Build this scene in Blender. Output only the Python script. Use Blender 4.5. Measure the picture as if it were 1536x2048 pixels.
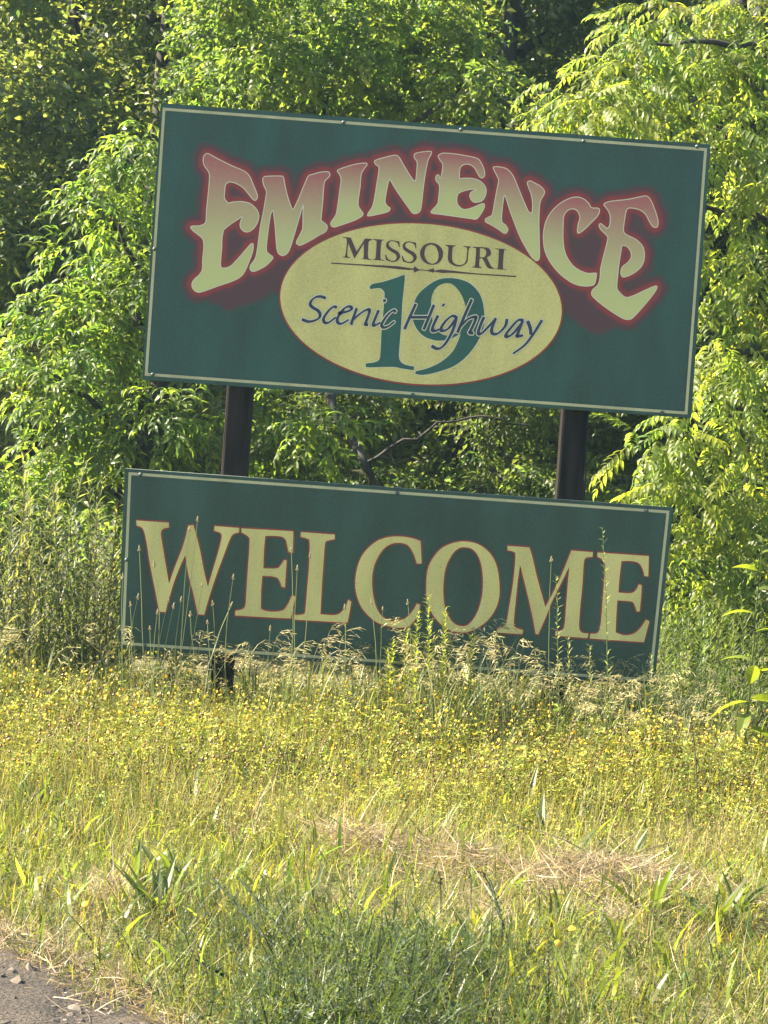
import bpy, bmesh, math, random
import numpy as np
from mathutils import Vector, Matrix
from mathutils.geometry import tessellate_polygon

scene = bpy.context.scene
for o in list(bpy.data.objects):
    bpy.data.objects.remove(o)

# ------------------------------------------------------------------ camera
cam = bpy.data.cameras.new('camera')
cam_ob = bpy.data.objects.new('camera', cam)
scene.collection.objects.link(cam_ob)
scene.camera = cam_ob
cam.sensor_fit = 'VERTICAL'
cam.sensor_height = 24.0
cam.lens = 24.0 * 5850.0 / 2048.0
cam.clip_start = 0.1
cam.clip_end = 400.0
_loc = Vector((0, -13.0, 1.6))
_fwd = (Vector((0, 0, 0.99)) - _loc).normalized()
_rx = _fwd.cross(Vector((0, 0, 1))).normalized()
_up = _rx.cross(_fwd)
_a = math.radians(4.2)
_r = math.cos(_a) * _rx + math.sin(_a) * _up
_u = -math.sin(_a) * _rx + math.cos(_a) * _up
cam_ob.matrix_world = Matrix(((_r.x, _u.x, -_fwd.x, _loc.x), (_r.y, _u.y, -_fwd.y, _loc.y),
                              (_r.z, _u.z, -_fwd.z, _loc.z), (0, 0, 0, 1)))

# ------------------------------------------------------------------ light
SUN_AZ = (-0.985, 0.10)           # towards the sun, seen from above
SUN_EL = math.radians(39)
world = bpy.data.worlds.new('World')
scene.world = world
world.use_nodes = True
wn = world.node_tree.nodes
sky = wn.new('ShaderNodeTexSky')
sky.sky_type = 'NISHITA'
sky.sun_disc = False
sky.sun_elevation = SUN_EL
sky.sun_rotation = math.atan2(SUN_AZ[0], SUN_AZ[1])
sky.air_density = 1.6
sky.dust_density = 0.6
sky.ozone_density = 2.5
world.node_tree.links.new(sky.outputs[0], wn['Background'].inputs[0])
wn['Background'].inputs[1].default_value = 0.05
sun = bpy.data.lights.new('sun', 'SUN')
sun.energy = 5.0
sun.angle = math.radians(0.6)
sun.color = (1.0, 0.88, 0.64)
sun_ob = bpy.data.objects.new('sun', sun)
scene.collection.objects.link(sun_ob)
_d = Vector((SUN_AZ[0], SUN_AZ[1], 0)).normalized() * math.cos(SUN_EL) + Vector((0, 0, math.sin(SUN_EL)))
sun_ob.rotation_euler = _d.to_track_quat('Z', 'Y').to_euler()
scene.view_settings.view_transform = 'Standard'
scene.view_settings.look = 'None'
scene.view_settings.gamma = 1.0
scene.view_settings.use_curve_mapping = False
scene.view_settings.exposure = 2.7
scene.cycles.max_bounces = 8
scene.cycles.transmission_bounces = 6
scene.cycles.volume_bounces = 0

rng = np.random.default_rng(11)
random.seed(11)

# ------------------------------------------------------------------ helpers
def link(o, parent=None):
    scene.collection.objects.link(o)
    if parent is not None:
        o.parent = parent
    return o

def tag(o, label=None, cat=None, group=None, kind=None):
    if label: o['label'] = label
    if cat: o['category'] = cat
    if group: o['group'] = group
    if kind: o['kind'] = kind
    return o

def thing(name, label, cat, loc=(0, 0, 0), rotz=0.0, group=None):
    o = bpy.data.objects.new(name, None)
    o.empty_display_size = 0.1
    o.location = loc
    o.rotation_euler = (0, 0, rotz)
    link(o)
    return tag(o, label, cat, group)

def tri_mesh(name, V, T, mats, C=None, smooth=False, mi=None):
    """mesh datablock from vertex, triangle (and tint) arrays"""
    V = np.asarray(V, np.float32).reshape(-1, 3)
    T = np.asarray(T, np.int32).reshape(-1, 3)
    me = bpy.data.meshes.new(name)
    me.vertices.add(len(V)); me.vertices.foreach_set('co', V.ravel())
    me.loops.add(T.size); me.loops.foreach_set('vertex_index', T.ravel())
    me.polygons.add(len(T))
    me.polygons.foreach_set('loop_start', np.arange(0, T.size, 3, dtype=np.int32))
    me.polygons.foreach_set('loop_total', np.full(len(T), 3, np.int32))
    if mi is not None:
        me.polygons.foreach_set('material_index', np.asarray(mi, np.int32))
    me.polygons.foreach_set('use_smooth', np.full(len(T), bool(smooth)))
    me.update()
    if C is not None:
        C = np.asarray(C, np.float32).reshape(-1, 3)
        at = me.color_attributes.new('tint', 'FLOAT_COLOR', 'POINT')
        at.data.foreach_set('color', np.concatenate([C, np.ones((len(C), 1), np.float32)], 1).ravel())
    for m in (mats if isinstance(mats, (list, tuple)) else [mats]):
        me.materials.append(m)
    return me

def obj(name, me, parent=None, loc=None):
    o = bpy.data.objects.new(name, me)
    if loc is not None: o.location = loc
    return link(o, parent)

class Soup:
    """collects (V, T, C) pieces"""
    def __init__(s): s.V, s.T, s.C, s.n = [], [], [], 0
    def add(s, V, T, C):
        V = np.asarray(V, float); T = np.asarray(T, int)
        C = np.asarray(C, float)
        if C.ndim == 1: C = np.tile(C, (len(V), 1))
        s.V.append(V); s.T.append(T + s.n); s.C.append(C); s.n += len(V)
        return s
    def get(s): return np.concatenate(s.V), np.concatenate(s.T), np.concatenate(s.C)

def scatter(proto, M, t, tint=None):
    """many copies of proto=(V,T,C), M (N,3,3), t (N,3), tint (N,3) multiplies the colour"""
    V, T, C = proto
    N, n = len(t), len(V)
    W = np.einsum('nij,vj->nvi', M, V) + np.asarray(t)[:, None, :]
    TT = T[None] + (np.arange(N) * n)[:, None, None]
    CC = np.tile(C[None], (N, 1, 1))
    if tint is not None: CC = CC * np.asarray(tint)[:, None, :]
    return W.reshape(-1, 3), TT.reshape(-1, 3), CC.reshape(-1, 3)

def rotz(a):
    c, s = np.cos(a), np.sin(a); z = np.zeros_like(c); o = np.ones_like(c)
    return np.stack([np.stack([c, -s, z], -1), np.stack([s, c, z], -1), np.stack([z, z, o], -1)], -2)

def roty(a):
    c, s = np.cos(a), np.sin(a); z = np.zeros_like(c); o = np.ones_like(c)
    return np.stack([np.stack([c, z, s], -1), np.stack([z, o, z], -1), np.stack([-s, z, c], -1)], -2)

def rotx(a):
    c, s = np.cos(a), np.sin(a); z = np.zeros_like(c); o = np.ones_like(c)
    return np.stack([np.stack([o, z, z], -1), np.stack([z, c, -s], -1), np.stack([z, s, c], -1)], -2)

def vary(n, a=0.18, hue=0.10):
    """n colour multipliers: brightness and a little hue"""
    b = np.exp(rng.normal(0, a, (n, 1)))
    h = rng.normal(0, hue, (n, 1))
    return b * np.concatenate([1 + h, np.ones((n, 1)), 1 - 0.6 * h], 1)

# ------------------------------------------------------------------ materials
def new_mat(name):
    m = bpy.data.materials.new(name); m.use_nodes = True
    n = m.node_tree.nodes; l = m.node_tree.links
    return m, n, l, n['Principled BSDF']

def leaf_mat(name, trans=0.45, warm=(2.7, 2.55, 0.95), rough=0.45, spec=0.45):
    m, n, l, b = new_mat(name)
    at = n.new('ShaderNodeAttribute'); at.attribute_name = 'tint'
    l.new(at.outputs['Color'], b.inputs['Base Color'])
    b.inputs['Roughness'].default_value = rough
    b.inputs['Specular IOR Level'].default_value = spec
    mu = n.new('ShaderNodeMix'); mu.data_type = 'RGBA'; mu.blend_type = 'MULTIPLY'
    mu.inputs[0].default_value = 1.0
    mu.inputs[7].default_value = (*warm, 1)
    l.new(at.outputs['Color'], mu.inputs[6])
    tr = n.new('ShaderNodeBsdfTranslucent')
    l.new(mu.outputs[2], tr.inputs['Color'])
    mx = n.new('ShaderNodeMixShader'); mx.inputs[0].default_value = trans
    l.new(b.outputs[0], mx.inputs[1]); l.new(tr.outputs[0], mx.inputs[2])
    l.new(mx.outputs[0], n['Material Output'].inputs['Surface'])
    return m

def paint_mat(name, col, rough=0.45, wear=0.12, scale=6.0, bump=0.0, spec=0.4):
    """painted sheet: base colour with faint fading, grime and fine grain"""
    m, n, l, b = new_mat(name)
    tc = n.new('ShaderNodeTexCoord')
    nz = n.new('ShaderNodeTexNoise'); nz.inputs['Scale'].default_value = scale; nz.inputs['Detail'].default_value = 8
    nf = n.new('ShaderNodeTexNoise'); nf.inputs['Scale'].default_value = 160; nf.inputs['Detail'].default_value = 3
    mp = n.new('ShaderNodeMapping'); mp.inputs['Scale'].default_value = (1.6, 1.0, 0.4)
    l.new(tc.outputs['Object'], mp.inputs['Vector']); l.new(mp.outputs[0], nz.inputs['Vector']); l.new(tc.outputs['Object'], nf.inputs['Vector'])
    ad = n.new('ShaderNodeMath'); ad.operation = 'ADD'
    l.new(nz.outputs['Fac'], ad.inputs[0]); l.new(nf.outputs['Fac'], ad.inputs[1])
    mr = n.new('ShaderNodeMapRange')
    mr.inputs[1].default_value = 0.80; mr.inputs[2].default_value = 1.20
    mr.inputs[3].default_value = 1 - wear; mr.inputs[4].default_value = 1 + wear
    l.new(ad.outputs[0], mr.inputs[0])
    mu = n.new('ShaderNodeVectorMath'); mu.operation = 'SCALE'
    mu.inputs[0].default_value = col
    l.new(mr.outputs[0], mu.inputs[3])
    # small dark specks of dirt
    vo = n.new('ShaderNodeTexVoronoi'); vo.inputs['Scale'].default_value = 26
    l.new(tc.outputs['Object'], vo.inputs['Vector'])
    sp = n.new('ShaderNodeMapRange'); sp.inputs[1].default_value = 0.05; sp.inputs[2].default_value = 0.09
    sp.inputs[3].default_value = 0.6; sp.inputs[4].default_value = 1.0
    l.new(vo.outputs['Distance'], sp.inputs[0])
    m2 = n.new('ShaderNodeVectorMath'); m2.operation = 'SCALE'
    l.new(mu.outputs[0], m2.inputs[0]); l.new(sp.outputs[0], m2.inputs[3])
    l.new(m2.outputs[0], b.inputs['Base Color'])
    b.inputs['Roughness'].default_value = rough
    b.inputs['Specular IOR Level'].default_value = spec
    if bump:
        bp = n.new('ShaderNodeBump'); bp.inputs['Strength'].default_value = bump; bp.inputs['Distance'].default_value = 0.02
        n3 = n.new('ShaderNodeTexNoise'); n3.inputs['Scale'].default_value = 2.5; n3.inputs['Detail'].default_value = 3
        l.new(tc.outputs['Object'], n3.inputs['Vector']); l.new(n3.outputs['Fac'], bp.inputs['Height'])
        l.new(bp.outputs[0], b.inputs['Normal'])
    return m

def wood_mat(name, c1, c2, scale=(30, 30, 2.5)):
    m, n, l, b = new_mat(name)
    tc = n.new('ShaderNodeTexCoord'); mp = n.new('ShaderNodeMapping'); mp.inputs['Scale'].default_value = scale
    nz = n.new('ShaderNodeTexNoise'); nz.inputs['Scale'].default_value = 1.0; nz.inputs['Detail'].default_value = 8
    cr = n.new('ShaderNodeValToRGB'); cr.color_ramp.elements[0].color = (*c1, 1); cr.color_ramp.elements[1].color = (*c2, 1)
    cr.color_ramp.elements[0].position = 0.35; cr.color_ramp.elements[1].position = 0.7
    l.new(tc.outputs['Object'], mp.inputs['Vector']); l.new(mp.outputs[0], nz.inputs['Vector'])
    l.new(nz.outputs['Fac'], cr.inputs[0]); l.new(cr.outputs[0], b.inputs['Base Color'])
    bp = n.new('ShaderNodeBump'); bp.inputs['Strength'].default_value = 0.5; bp.inputs['Distance'].default_value = 0.004
    l.new(nz.outputs['Fac'], bp.inputs['Height']); l.new(bp.outputs[0], b.inputs['Normal'])
    b.inputs['Roughness'].default_value = 0.8
    return m

def ground_mat(name, cols, scales=(3.0, 40.0), bump=0.6):
    m, n, l, b = new_mat(name)
    tc = n.new('ShaderNodeTexCoord')
    a = n.new('ShaderNodeTexNoise'); a.inputs['Scale'].default_value = scales[0]; a.inputs['Detail'].default_value = 6
    f = n.new('ShaderNodeTexNoise'); f.inputs['Scale'].default_value = scales[1]; f.inputs['Detail'].default_value = 6
    l.new(tc.outputs['Object'], a.inputs['Vector']); l.new(tc.outputs['Object'], f.inputs['Vector'])
    mi = n.new('ShaderNodeMath'); mi.operation = 'MULTIPLY_ADD'; mi.inputs[1].default_value = 0.5
    l.new(a.outputs['Fac'], mi.inputs[0])
    h = n.new('ShaderNodeMath'); h.operation = 'MULTIPLY'; h.inputs[1].default_value = 0.5
    l.new(f.outputs['Fac'], h.inputs[0]); l.new(h.outputs[0], mi.inputs[2])
    cr = n.new('ShaderNodeValToRGB')
    while len(cr.color_ramp.elements) < len(cols): cr.color_ramp.elements.new(0.5)
    for i, (p, c) in enumerate(cols):
        cr.color_ramp.elements[i].position = p; cr.color_ramp.elements[i].color = (*c, 1)
    l.new(mi.outputs[0], cr.inputs[0]); l.new(cr.outputs[0], b.inputs['Base Color'])
    bp = n.new('ShaderNodeBump'); bp.inputs['Strength'].default_value = bump; bp.inputs['Distance'].default_value = 0.02
    l.new(f.outputs['Fac'], bp.inputs['Height']); l.new(bp.outputs[0], b.inputs['Normal'])
    b.inputs['Roughness'].default_value = 0.95
    return m

def tint_mat(name, rough=0.7, spec=0.3):
    m, n, l, b = new_mat(name)
    at = n.new('ShaderNodeAttribute'); at.attribute_name = 'tint'
    l.new(at.outputs['Color'], b.inputs['Base Color'])
    b.inputs['Roughness'].default_value = rough
    b.inputs['Specular IOR Level'].default_value = spec
    return m

M_leaf = leaf_mat('tree_leaf', 0.58, warm=(3.05, 3.0, 1.5))
M_far_leaf = leaf_mat('far_leaf', 0.55, warm=(3.0, 2.8, 1.2), rough=0.35, spec=0.6)
M_grass = leaf_mat('grass_blade', 0.50, warm=(2.3, 2.2, 0.8))
M_dry = leaf_mat('dry_straw', 0.35, warm=(1.15, 1.05, 0.8), rough=0.55)
M_flower = leaf_mat('flower', 0.35, warm=(1.1, 1.0, 0.6), rough=0.6)
M_bark = wood_mat('bark', (0.008, 0.0065, 0.0055), (0.032, 0.026, 0.021))
M_post = wood_mat('post_wood', (0.005, 0.004, 0.0045), (0.024, 0.018, 0.018))
M_green = paint_mat('sign_green', (0.0095, 0.051, 0.045), 0.38, 0.30, 4.0, 0.25)
M_green2 = paint_mat('sign_green_faded', (0.014, 0.048, 0.041), 0.36, 0.32, 4.0, 0.3)
M_cream = paint_mat('sign_cream', (0.51, 0.445, 0.170), 0.5, 0.14, 5.0)
M_stripe = paint_mat('sign_stripe', (0.38, 0.36, 0.22), 0.5, 0.12, 9.0)
M_red = paint_mat('sign_red', (0.23, 0.026, 0.028), 0.5, 0.1, 8.0)
M_maroon = paint_mat('sign_maroon', (0.060, 0.028, 0.038), 0.5, 0.1, 8.0)
M_navy = paint_mat('sign_navy', (0.018, 0.026, 0.070), 0.5, 0.1, 8.0)
M_teal = paint_mat('numeral_teal', (0.012, 0.078, 0.066), 0.45, 0.1, 6.0)
M_pale = paint_mat('sign_pale_line', (0.56, 0.54, 0.40), 0.5, 0.06, 8.0)
M_bolt = paint_mat('bolt_metal', (0.05, 0.07, 0.07), 0.4, 0.2, 30.0)
M_metal = paint_mat('sheet_edge', (0.33, 0.38, 0.36), 0.35, 0.15, 12.0)
M_print = tint_mat('airbrushed_print', 0.42, 0.4)
M_stone = tint_mat('stone', 0.85)
M_stalk = tint_mat('dark_stalk', 0.8, 0.15)

M_post.node_tree.nodes['Principled BSDF'].inputs['Specular IOR Level'].default_value = 0.12

# gradient paint of the arched letters: red at the top of each letter, cream below
M_grad, n_, l_, b_ = new_mat('gradient_letter')
tc_ = n_.new('ShaderNodeTexCoord'); sx_ = n_.new('ShaderNodeSeparateXYZ'); cr_ = n_.new('ShaderNodeValToRGB')
l_.new(tc_.outputs['Generated'], sx_.inputs[0])
nz_ = n_.new('ShaderNodeTexNoise'); nz_.inputs['Scale'].default_value = 60; nz_.inputs['Detail'].default_value = 4
l_.new(tc_.outputs['Object'], nz_.inputs['Vector'])
ma_ = n_.new('ShaderNodeMath'); ma_.operation = 'MULTIPLY_ADD'; ma_.inputs[1].default_value = 0.10
l_.new(nz_.outputs['Fac'], ma_.inputs[0]); l_.new(sx_.outputs['Z'], ma_.inputs[2]); l_.new(ma_.outputs[0], cr_.inputs[0])
for i, (p, c) in enumerate([(0.10, (0.46, 0.47, 0.19)), (0.42, (0.44, 0.42, 0.185)), (0.72, (0.38, 0.265, 0.155)), (1.0, (0.33, 0.095, 0.095))]):
    if i > 1: cr_.color_ramp.elements.new(0.5)
for i, (p, c) in enumerate([(0.10, (0.46, 0.47, 0.19)), (0.42, (0.44, 0.42, 0.185)), (0.72, (0.38, 0.265, 0.155)), (1.0, (0.33, 0.095, 0.095))]):
    cr_.color_ramp.elements[i].position = p; cr_.color_ramp.elements[i].color = (*c, 1)
l_.new(cr_.outputs[0], b_.inputs['Base Color']); b_.inputs['Roughness'].default_value = 0.5

# ------------------------------------------------------------------ terrain
def gz(x, y):
    x = np.asarray(x, float); y = np.asarray(y, float)
    z = 0.025 * np.sin(1.7 * x + 0.6) * np.cos(1.3 * y) + 0.015 * np.sin(4.1 * x - 2.2 * y)
    z = z + 0.05 * np.exp(-((y + 3.62 + 0.5 * x) / 0.40) ** 2) * (0.5 + 0.5 * np.tanh((x + 0.6) * 2))   # low ridge of raked straw
    z = z + 0.06 * np.exp(-(((x - 0.85) / 0.35) ** 2 + ((y + 3.75) / 0.25) ** 2))
    return z

def gravel_edge(x):
    """y of the grass edge above the gravel shoulder"""
    x = np.asarray(x, float)
    return np.where(x < -0.96, -5.02 - 0.12 * (x + 0.96), np.maximum(-5.02 - 1.92 * (x + 0.96), -7.9)) + 0.07 * np.sin(9 * x) + 0.05 * np.sin(23 * x + 1) + 0.03 * np.sin(61 * x)

def grid(x0, x1, nx, y0, y1, ny, fz):
    xs = np.linspace(x0, x1, nx + 1) if np.isscalar(nx) else nx
    ys = np.linspace(y0, y1, ny + 1) if np.isscalar(ny) else ny
    X, Y = np.meshgrid(xs, ys)
    V = np.stack([X, Y, fz(X, Y)], -1).reshape(-1, 3)
    a = np.arange((len(ys) - 1) * len(xs)).reshape(len(ys) - 1, len(xs))[:, :-1].ravel()
    w = len(xs)
    T = np.concatenate([np.stack([a, a + 1, a + w + 1], -1), np.stack([a, a + w + 1, a + w], -1)])
    return V, T

M_ground = ground_mat('meadow_soil', [(0.30, (0.035, 0.040, 0.014)), (0.50, (0.085, 0.082, 0.032)), (0.72, (0.20, 0.165, 0.085))])
M_gravel = ground_mat('gravel_soil', [(0.36, (0.008, 0.0062, 0.0055)), (0.5, (0.034, 0.025, 0.020)), (0.66, (0.085, 0.063, 0.050))], (5.0, 90.0), 0.9)
M_hill = ground_mat('forest_floor', [(0.3, (0.012, 0.018, 0.008)), (0.5, (0.028, 0.036, 0.014)), (0.75, (0.06, 0.06, 0.026))], (1.5, 14.0))
lin = np.concatenate([np.array([-160, -90, -50, -25, -14, -8]), np.linspace(-5, 5, 81), np.array([8, 14, 25, 50, 90, 160])])
lin2 = np.concatenate([np.array([-160, -90, -50, -30, -20, -14, -10]), np.linspace(-8, 4, 97), np.array([7, 12, 25, 50, 100, 160])])
V, T = grid(0, 0, lin, 0, 0, lin2, lambda x, y: gz(x, y) * (np.abs(x) < 6) * (np.abs(y + 2) < 7.5))
tag(obj('ground', tri_mesh('ground', V, T, M_ground, smooth=True)), kind='structure')
# gravel shoulder: a sheet lying a little above the soil, its inner edge following the grass line
xs = np.concatenate([np.linspace(-40, -4, 12), np.linspace(-3.6, 1.2, 95), np.linspace(1.6, 40, 20)])
V, T = [], []
for i, x in enumerate(xs):
    ye = float(gravel_edge(x)) + 0.22; yb = min(-12.5, ye - 1.0)
    for j in range(15):
        f = (j / 14) ** 1.6
        y = ye + (yb - ye) * f
        V.append((x, y, float(gz(x, y)) * (abs(x) < 6 and abs(y + 2) < 7.5) + (0.006 + 0.010 * random.random() if j else -0.02)))
for i in range(len(xs) - 1):
    for j in range(14):
        a = i * 15 + j
        T += [(a, a + 1, a + 16), (a, a + 16, a + 15)]
tag(obj('gravel_shoulder', tri_mesh('gravel_shoulder', V, T, M_gravel)), kind='structure')
# wooded slope rising behind the trees
def hz(x, y): return -0.1 + 0.75 * np.maximum(y - 12, 0) - 0.004 * np.maximum(y - 12, 0) ** 2 + 0.5 * np.sin(x * 0.4) * np.clip((y - 12) / 6, 0, 1)
V, T = grid(-70, 70, 50, 11.5, 70, 30, hz)
tag(obj('hill', tri_mesh('hill', V, T, M_hill, smooth=True)), kind='structure')

# letter outlines in millimetres on the sign face (x, z); * marks a sharp corner
EMINENCE = [
    ["-911.1,2482.6 -908.8,2503 -897.5,2514.8 -881.8,2512.3 -843.7,2494.9 -786.7,2471.5 -726.1,2450.2 -700.7,2430 -681.6,2394.7 -662.2,2355.7 -658.3,2337.6 -667.3,2323 -680.6,2328.6 -700.5,2349.2 -728.3,2376.6 -762.6,2392.4 -788.6,2395 -802.5,2382.2 -804.1,2352.7 -802.8,2323.3 -785.9,2304.4* -757,2312.7 -720.2,2315.4 -686.5,2307.9 -659.1,2286 -646.1,2259.4 -649.5,2229.7 -664.1,2201.1 -688.6,2182.7 -711,2184.8 -727.1,2203.8 -726.8,2225.9 -719.2,2248.5* -743.7,2230.2 -771.7,2207.9 -797.7,2183.9* -801.3,2146.8 -799.3,2102.8 -800.4,2065.9 -798.5,2023.7 -784,2017.4 -758.8,2026.6 -738.2,2048.3 -711.1,2083.5 -677.4,2128.3 -668.6,2134.5 -662,2129.4 -662.3,2098.1 -672.6,2060.5 -691,2007.6 -711.2,1980.3 -746.7,1959.3 -804.1,1934.8 -875.8,1903.7 -901.7,1903.7 -919.5,1920.8 -921.1,1942.8 -909.5,1962.1 -890.6,1981.9 -881.1,2004.7 -882.6,2052.5 -881.3,2096.8 -886.4,2133.3 -904.3,2150.4 -931.4,2168.6 -945.4,2184.2 -936.8,2192.1 -903.8,2196.4 -881,2212.8 -880.8,2262.5 -879.1,2317.8 -877.5,2373 -878,2417.1 -885.7,2436.7 -903.9,2459.3"],
    ["-642.5,2415.9 -636.2,2431.1 -618.1,2435.4 -563.1,2440.1 -549.7,2433.7 -542.1,2404.9 -527.7,2358.2 -505.4,2304.7 -497.5,2297.9* -491.2,2313 -475.7,2354.6 -454.5,2418.7 -441.9,2449 -424.1,2457.6 -391.7,2469.2 -358.9,2474.1 -348,2466.9 -348.1,2452.2 -366.7,2428.8 -369.5,2391.8 -369.2,2336.7 -370.8,2281.4 -369.1,2257.6 -349.6,2244.3 -341.4,2232 -347.1,2209.5 -378.9,2188.8 -403.4,2170.5 -449.4,2142.4 -467.9,2143.6 -474.4,2156.1 -458.6,2194 -451.3,2220.3 -454.5,2275.3 -455.5,2319.3* -463.1,2282 -477,2218.4 -490.9,2154.8 -504.3,2109.7 -523.2,2090.6 -541.8,2092.2 -556,2109.6 -564.9,2156.8 -575.7,2229.6 -587.1,2285.8* -594.8,2265 -600.6,2191 -602.5,2113.5 -590,2094.2 -572.5,2082.6 -575.2,2067.7 -604.3,2036 -650.5,2010.5 -669.6,2018.4 -669.2,2038.7 -651,2069.5 -643.7,2121.6 -638.6,2206.6 -629.2,2280.9 -623.9,2336.4 -622.3,2366 -635.2,2390.7"],
    ["-316.8,2478.3 -308.3,2488.1 -279.7,2501.2 -232.9,2517.5 -192.8,2524.1 -186.7,2515.4 -201.5,2490.4 -208.9,2466 -209.1,2418.2 -212.7,2366.5 -211,2333.5 -195.8,2312.6 -187.6,2300.3 -194,2287 -222.2,2268.4 -272.2,2246.3 -311.8,2231.3 -329.2,2242.1 -324.9,2259 -308.6,2289.6 -303.2,2341.5 -299.8,2396.9 -297.5,2441.2 -304.6,2462.7"],
    ["-156.6,2532.3 -146.2,2542.2 -110.3,2555.8 -67,2568.2 -48,2560.4 -27.3,2530.7 5.5,2485.4 23.8,2462.8* 31,2465.2 32.5,2494.7 31.6,2542.4 18.3,2561.6 18.8,2580 42.1,2589 85.8,2596.6 93.9,2587.3 81.4,2557 76.5,2523.6 72.4,2479.2 69.1,2423.9 67.6,2368.6 63,2331.5 47.4,2317.5 28.9,2318 12.9,2335.2 -15.5,2369.9 -52,2415 -83,2460.5* -88.5,2434.4 -93.9,2382.5 -93.9,2356.8 -81.7,2341.2 -70,2332.8 -78.1,2317.5 -114,2303.9 -164.7,2291 -167.5,2303.6 -151.3,2334.2 -144.8,2371.5 -139.6,2427 -134.2,2504.5 -148.1,2518.2"],
    ["122.2,2578.3 134.3,2589.1 148.8,2593.1 196.7,2593 252.4,2587.9 297.2,2580.1 317.2,2559.6 330.1,2534.8 335.7,2509.5 327.5,2496 314.5,2496.9 302.3,2512.6 285.7,2537.1 266.4,2548.5 244.3,2548.7 225.2,2532.6 224.9,2486.7* 256,2490.8 292.9,2489.8 323.4,2477.4 343.5,2455 347.3,2429.5 336.6,2399.3 311.7,2386.5 289.4,2388.5 275,2409.5 279,2430 303.9,2442.1* 278.1,2441 242.1,2429.2 224.6,2416.9 220.7,2394.5 226,2372.9 243.9,2355.8 262.5,2353.5 294.9,2365 334,2384.4 345.1,2374.2 335.2,2344.1 313.5,2313.1 284,2312.8 217.3,2317.1 161.6,2321.1 115.3,2323.6 110.7,2335 134.3,2366.2 137.9,2392.1 137.5,2447.2 121.2,2468.1 119.5,2490 132,2496.4 136.5,2485.7 141.8,2488 145.4,2539.7 130.9,2560.6"],
    ["368.3,2543.1 380.6,2550.2 406.5,2549.6 432.9,2542.3 460.7,2515 486.6,2465.4 517,2405.2 538.4,2366.3 550.1,2358 554.1,2363.8 553.5,2400.5 543.9,2440.2 530.6,2468.7 523.5,2490.2 535.7,2499.1 558.5,2490.9 585.3,2478.2 603.3,2459.3 602.7,2442.7 590.1,2414.2 587.1,2380.9 590.5,2311.3 597.9,2238.2 603.5,2165 591.7,2149.4 576.5,2155.7 552.2,2183.3 510.5,2246.5 484.4,2299.8 457.9,2356.7 435.2,2413.9 427.9,2427.3* 425.2,2398.5 423.6,2346.9 426.3,2310.3 444,2296.9 455.6,2279.3 450.3,2262.4 437.6,2258.9 412.4,2274.3 374.1,2293.6 353.1,2303.1 352,2317.7 371.3,2330.2 379.8,2340 385.4,2388.2 390.7,2440 396.4,2488.2 387.4,2509.6"],
    ["816.2,2401.3 842,2401.4 853,2393 846.5,2366.8 821.2,2335.5 794.1,2304.1 769.8,2283.9 760.1,2290.6 761.2,2323.8 766.3,2353.6 755.2,2378.5 736,2388.1 714.4,2381 697.9,2355.9 697.8,2308.1 702,2253.2 713.6,2198.8 738.9,2156.5 770.6,2129.4 816.2,2112.4 856.6,2115.4 861,2106.5 856.4,2069.3 842.6,2057.3 806,2052.7 761.1,2060.5 707,2091.5 663.2,2132.5 629.9,2181.7 615.3,2228.5 611.4,2279.7 620.4,2331.8 644.5,2377.7 682.3,2415.4 724.8,2438.8 757.7,2443 784.2,2433.9 803.9,2417"],
    ["868.6,2416.2 876.9,2427.8 905.7,2437.3 971.2,2449.4 1025.4,2464.4 1054.4,2470.2 1074.2,2453.3 1091.4,2421.5 1109.5,2378.7 1115.3,2351.5 1109.2,2334.5 1090.6,2336.8 1074.2,2357.7 1053.3,2389.3 1026.2,2405.7 992.6,2410.6 972.9,2403.6 966.7,2364.5 965.4,2309.3 983.3,2292.2 1021.4,2276.6 1053.1,2249.5 1064.8,2217.2 1064,2180.3 1049.7,2149.8 1018.7,2121.7 983,2105.1 969.6,2110.8 964.5,2128.8 971.9,2153.3 992.6,2171.4 1005.6,2194.4 1001.8,2219.9 983.6,2240.7 963.1,2243.6* 959.2,2198.4 956.5,2161.4 955.2,2106 955.2,2058.1 969.8,2037.1 997,2018.8 1029.6,2028.6 1075.6,2054.1 1121.8,2077.7 1131.6,2071.1 1120.7,2044.5 1080.9,1986.2 1037.1,1931.4 1019.4,1920.9 997.2,1921.1 955.1,1940.1 897,1974.6 857.8,2003.1 843.6,2020.5 847.5,2041 868,2062.8 875,2092.8 875.3,2137 883.9,2192.9 896.6,2267.4 887.9,2285.2 864.2,2305.5 853.6,2323.2 860.1,2334.7 877.4,2324.9 889.1,2316.6 899.5,2326.5 900.3,2363.4 888.9,2391.9"],
]
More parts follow.
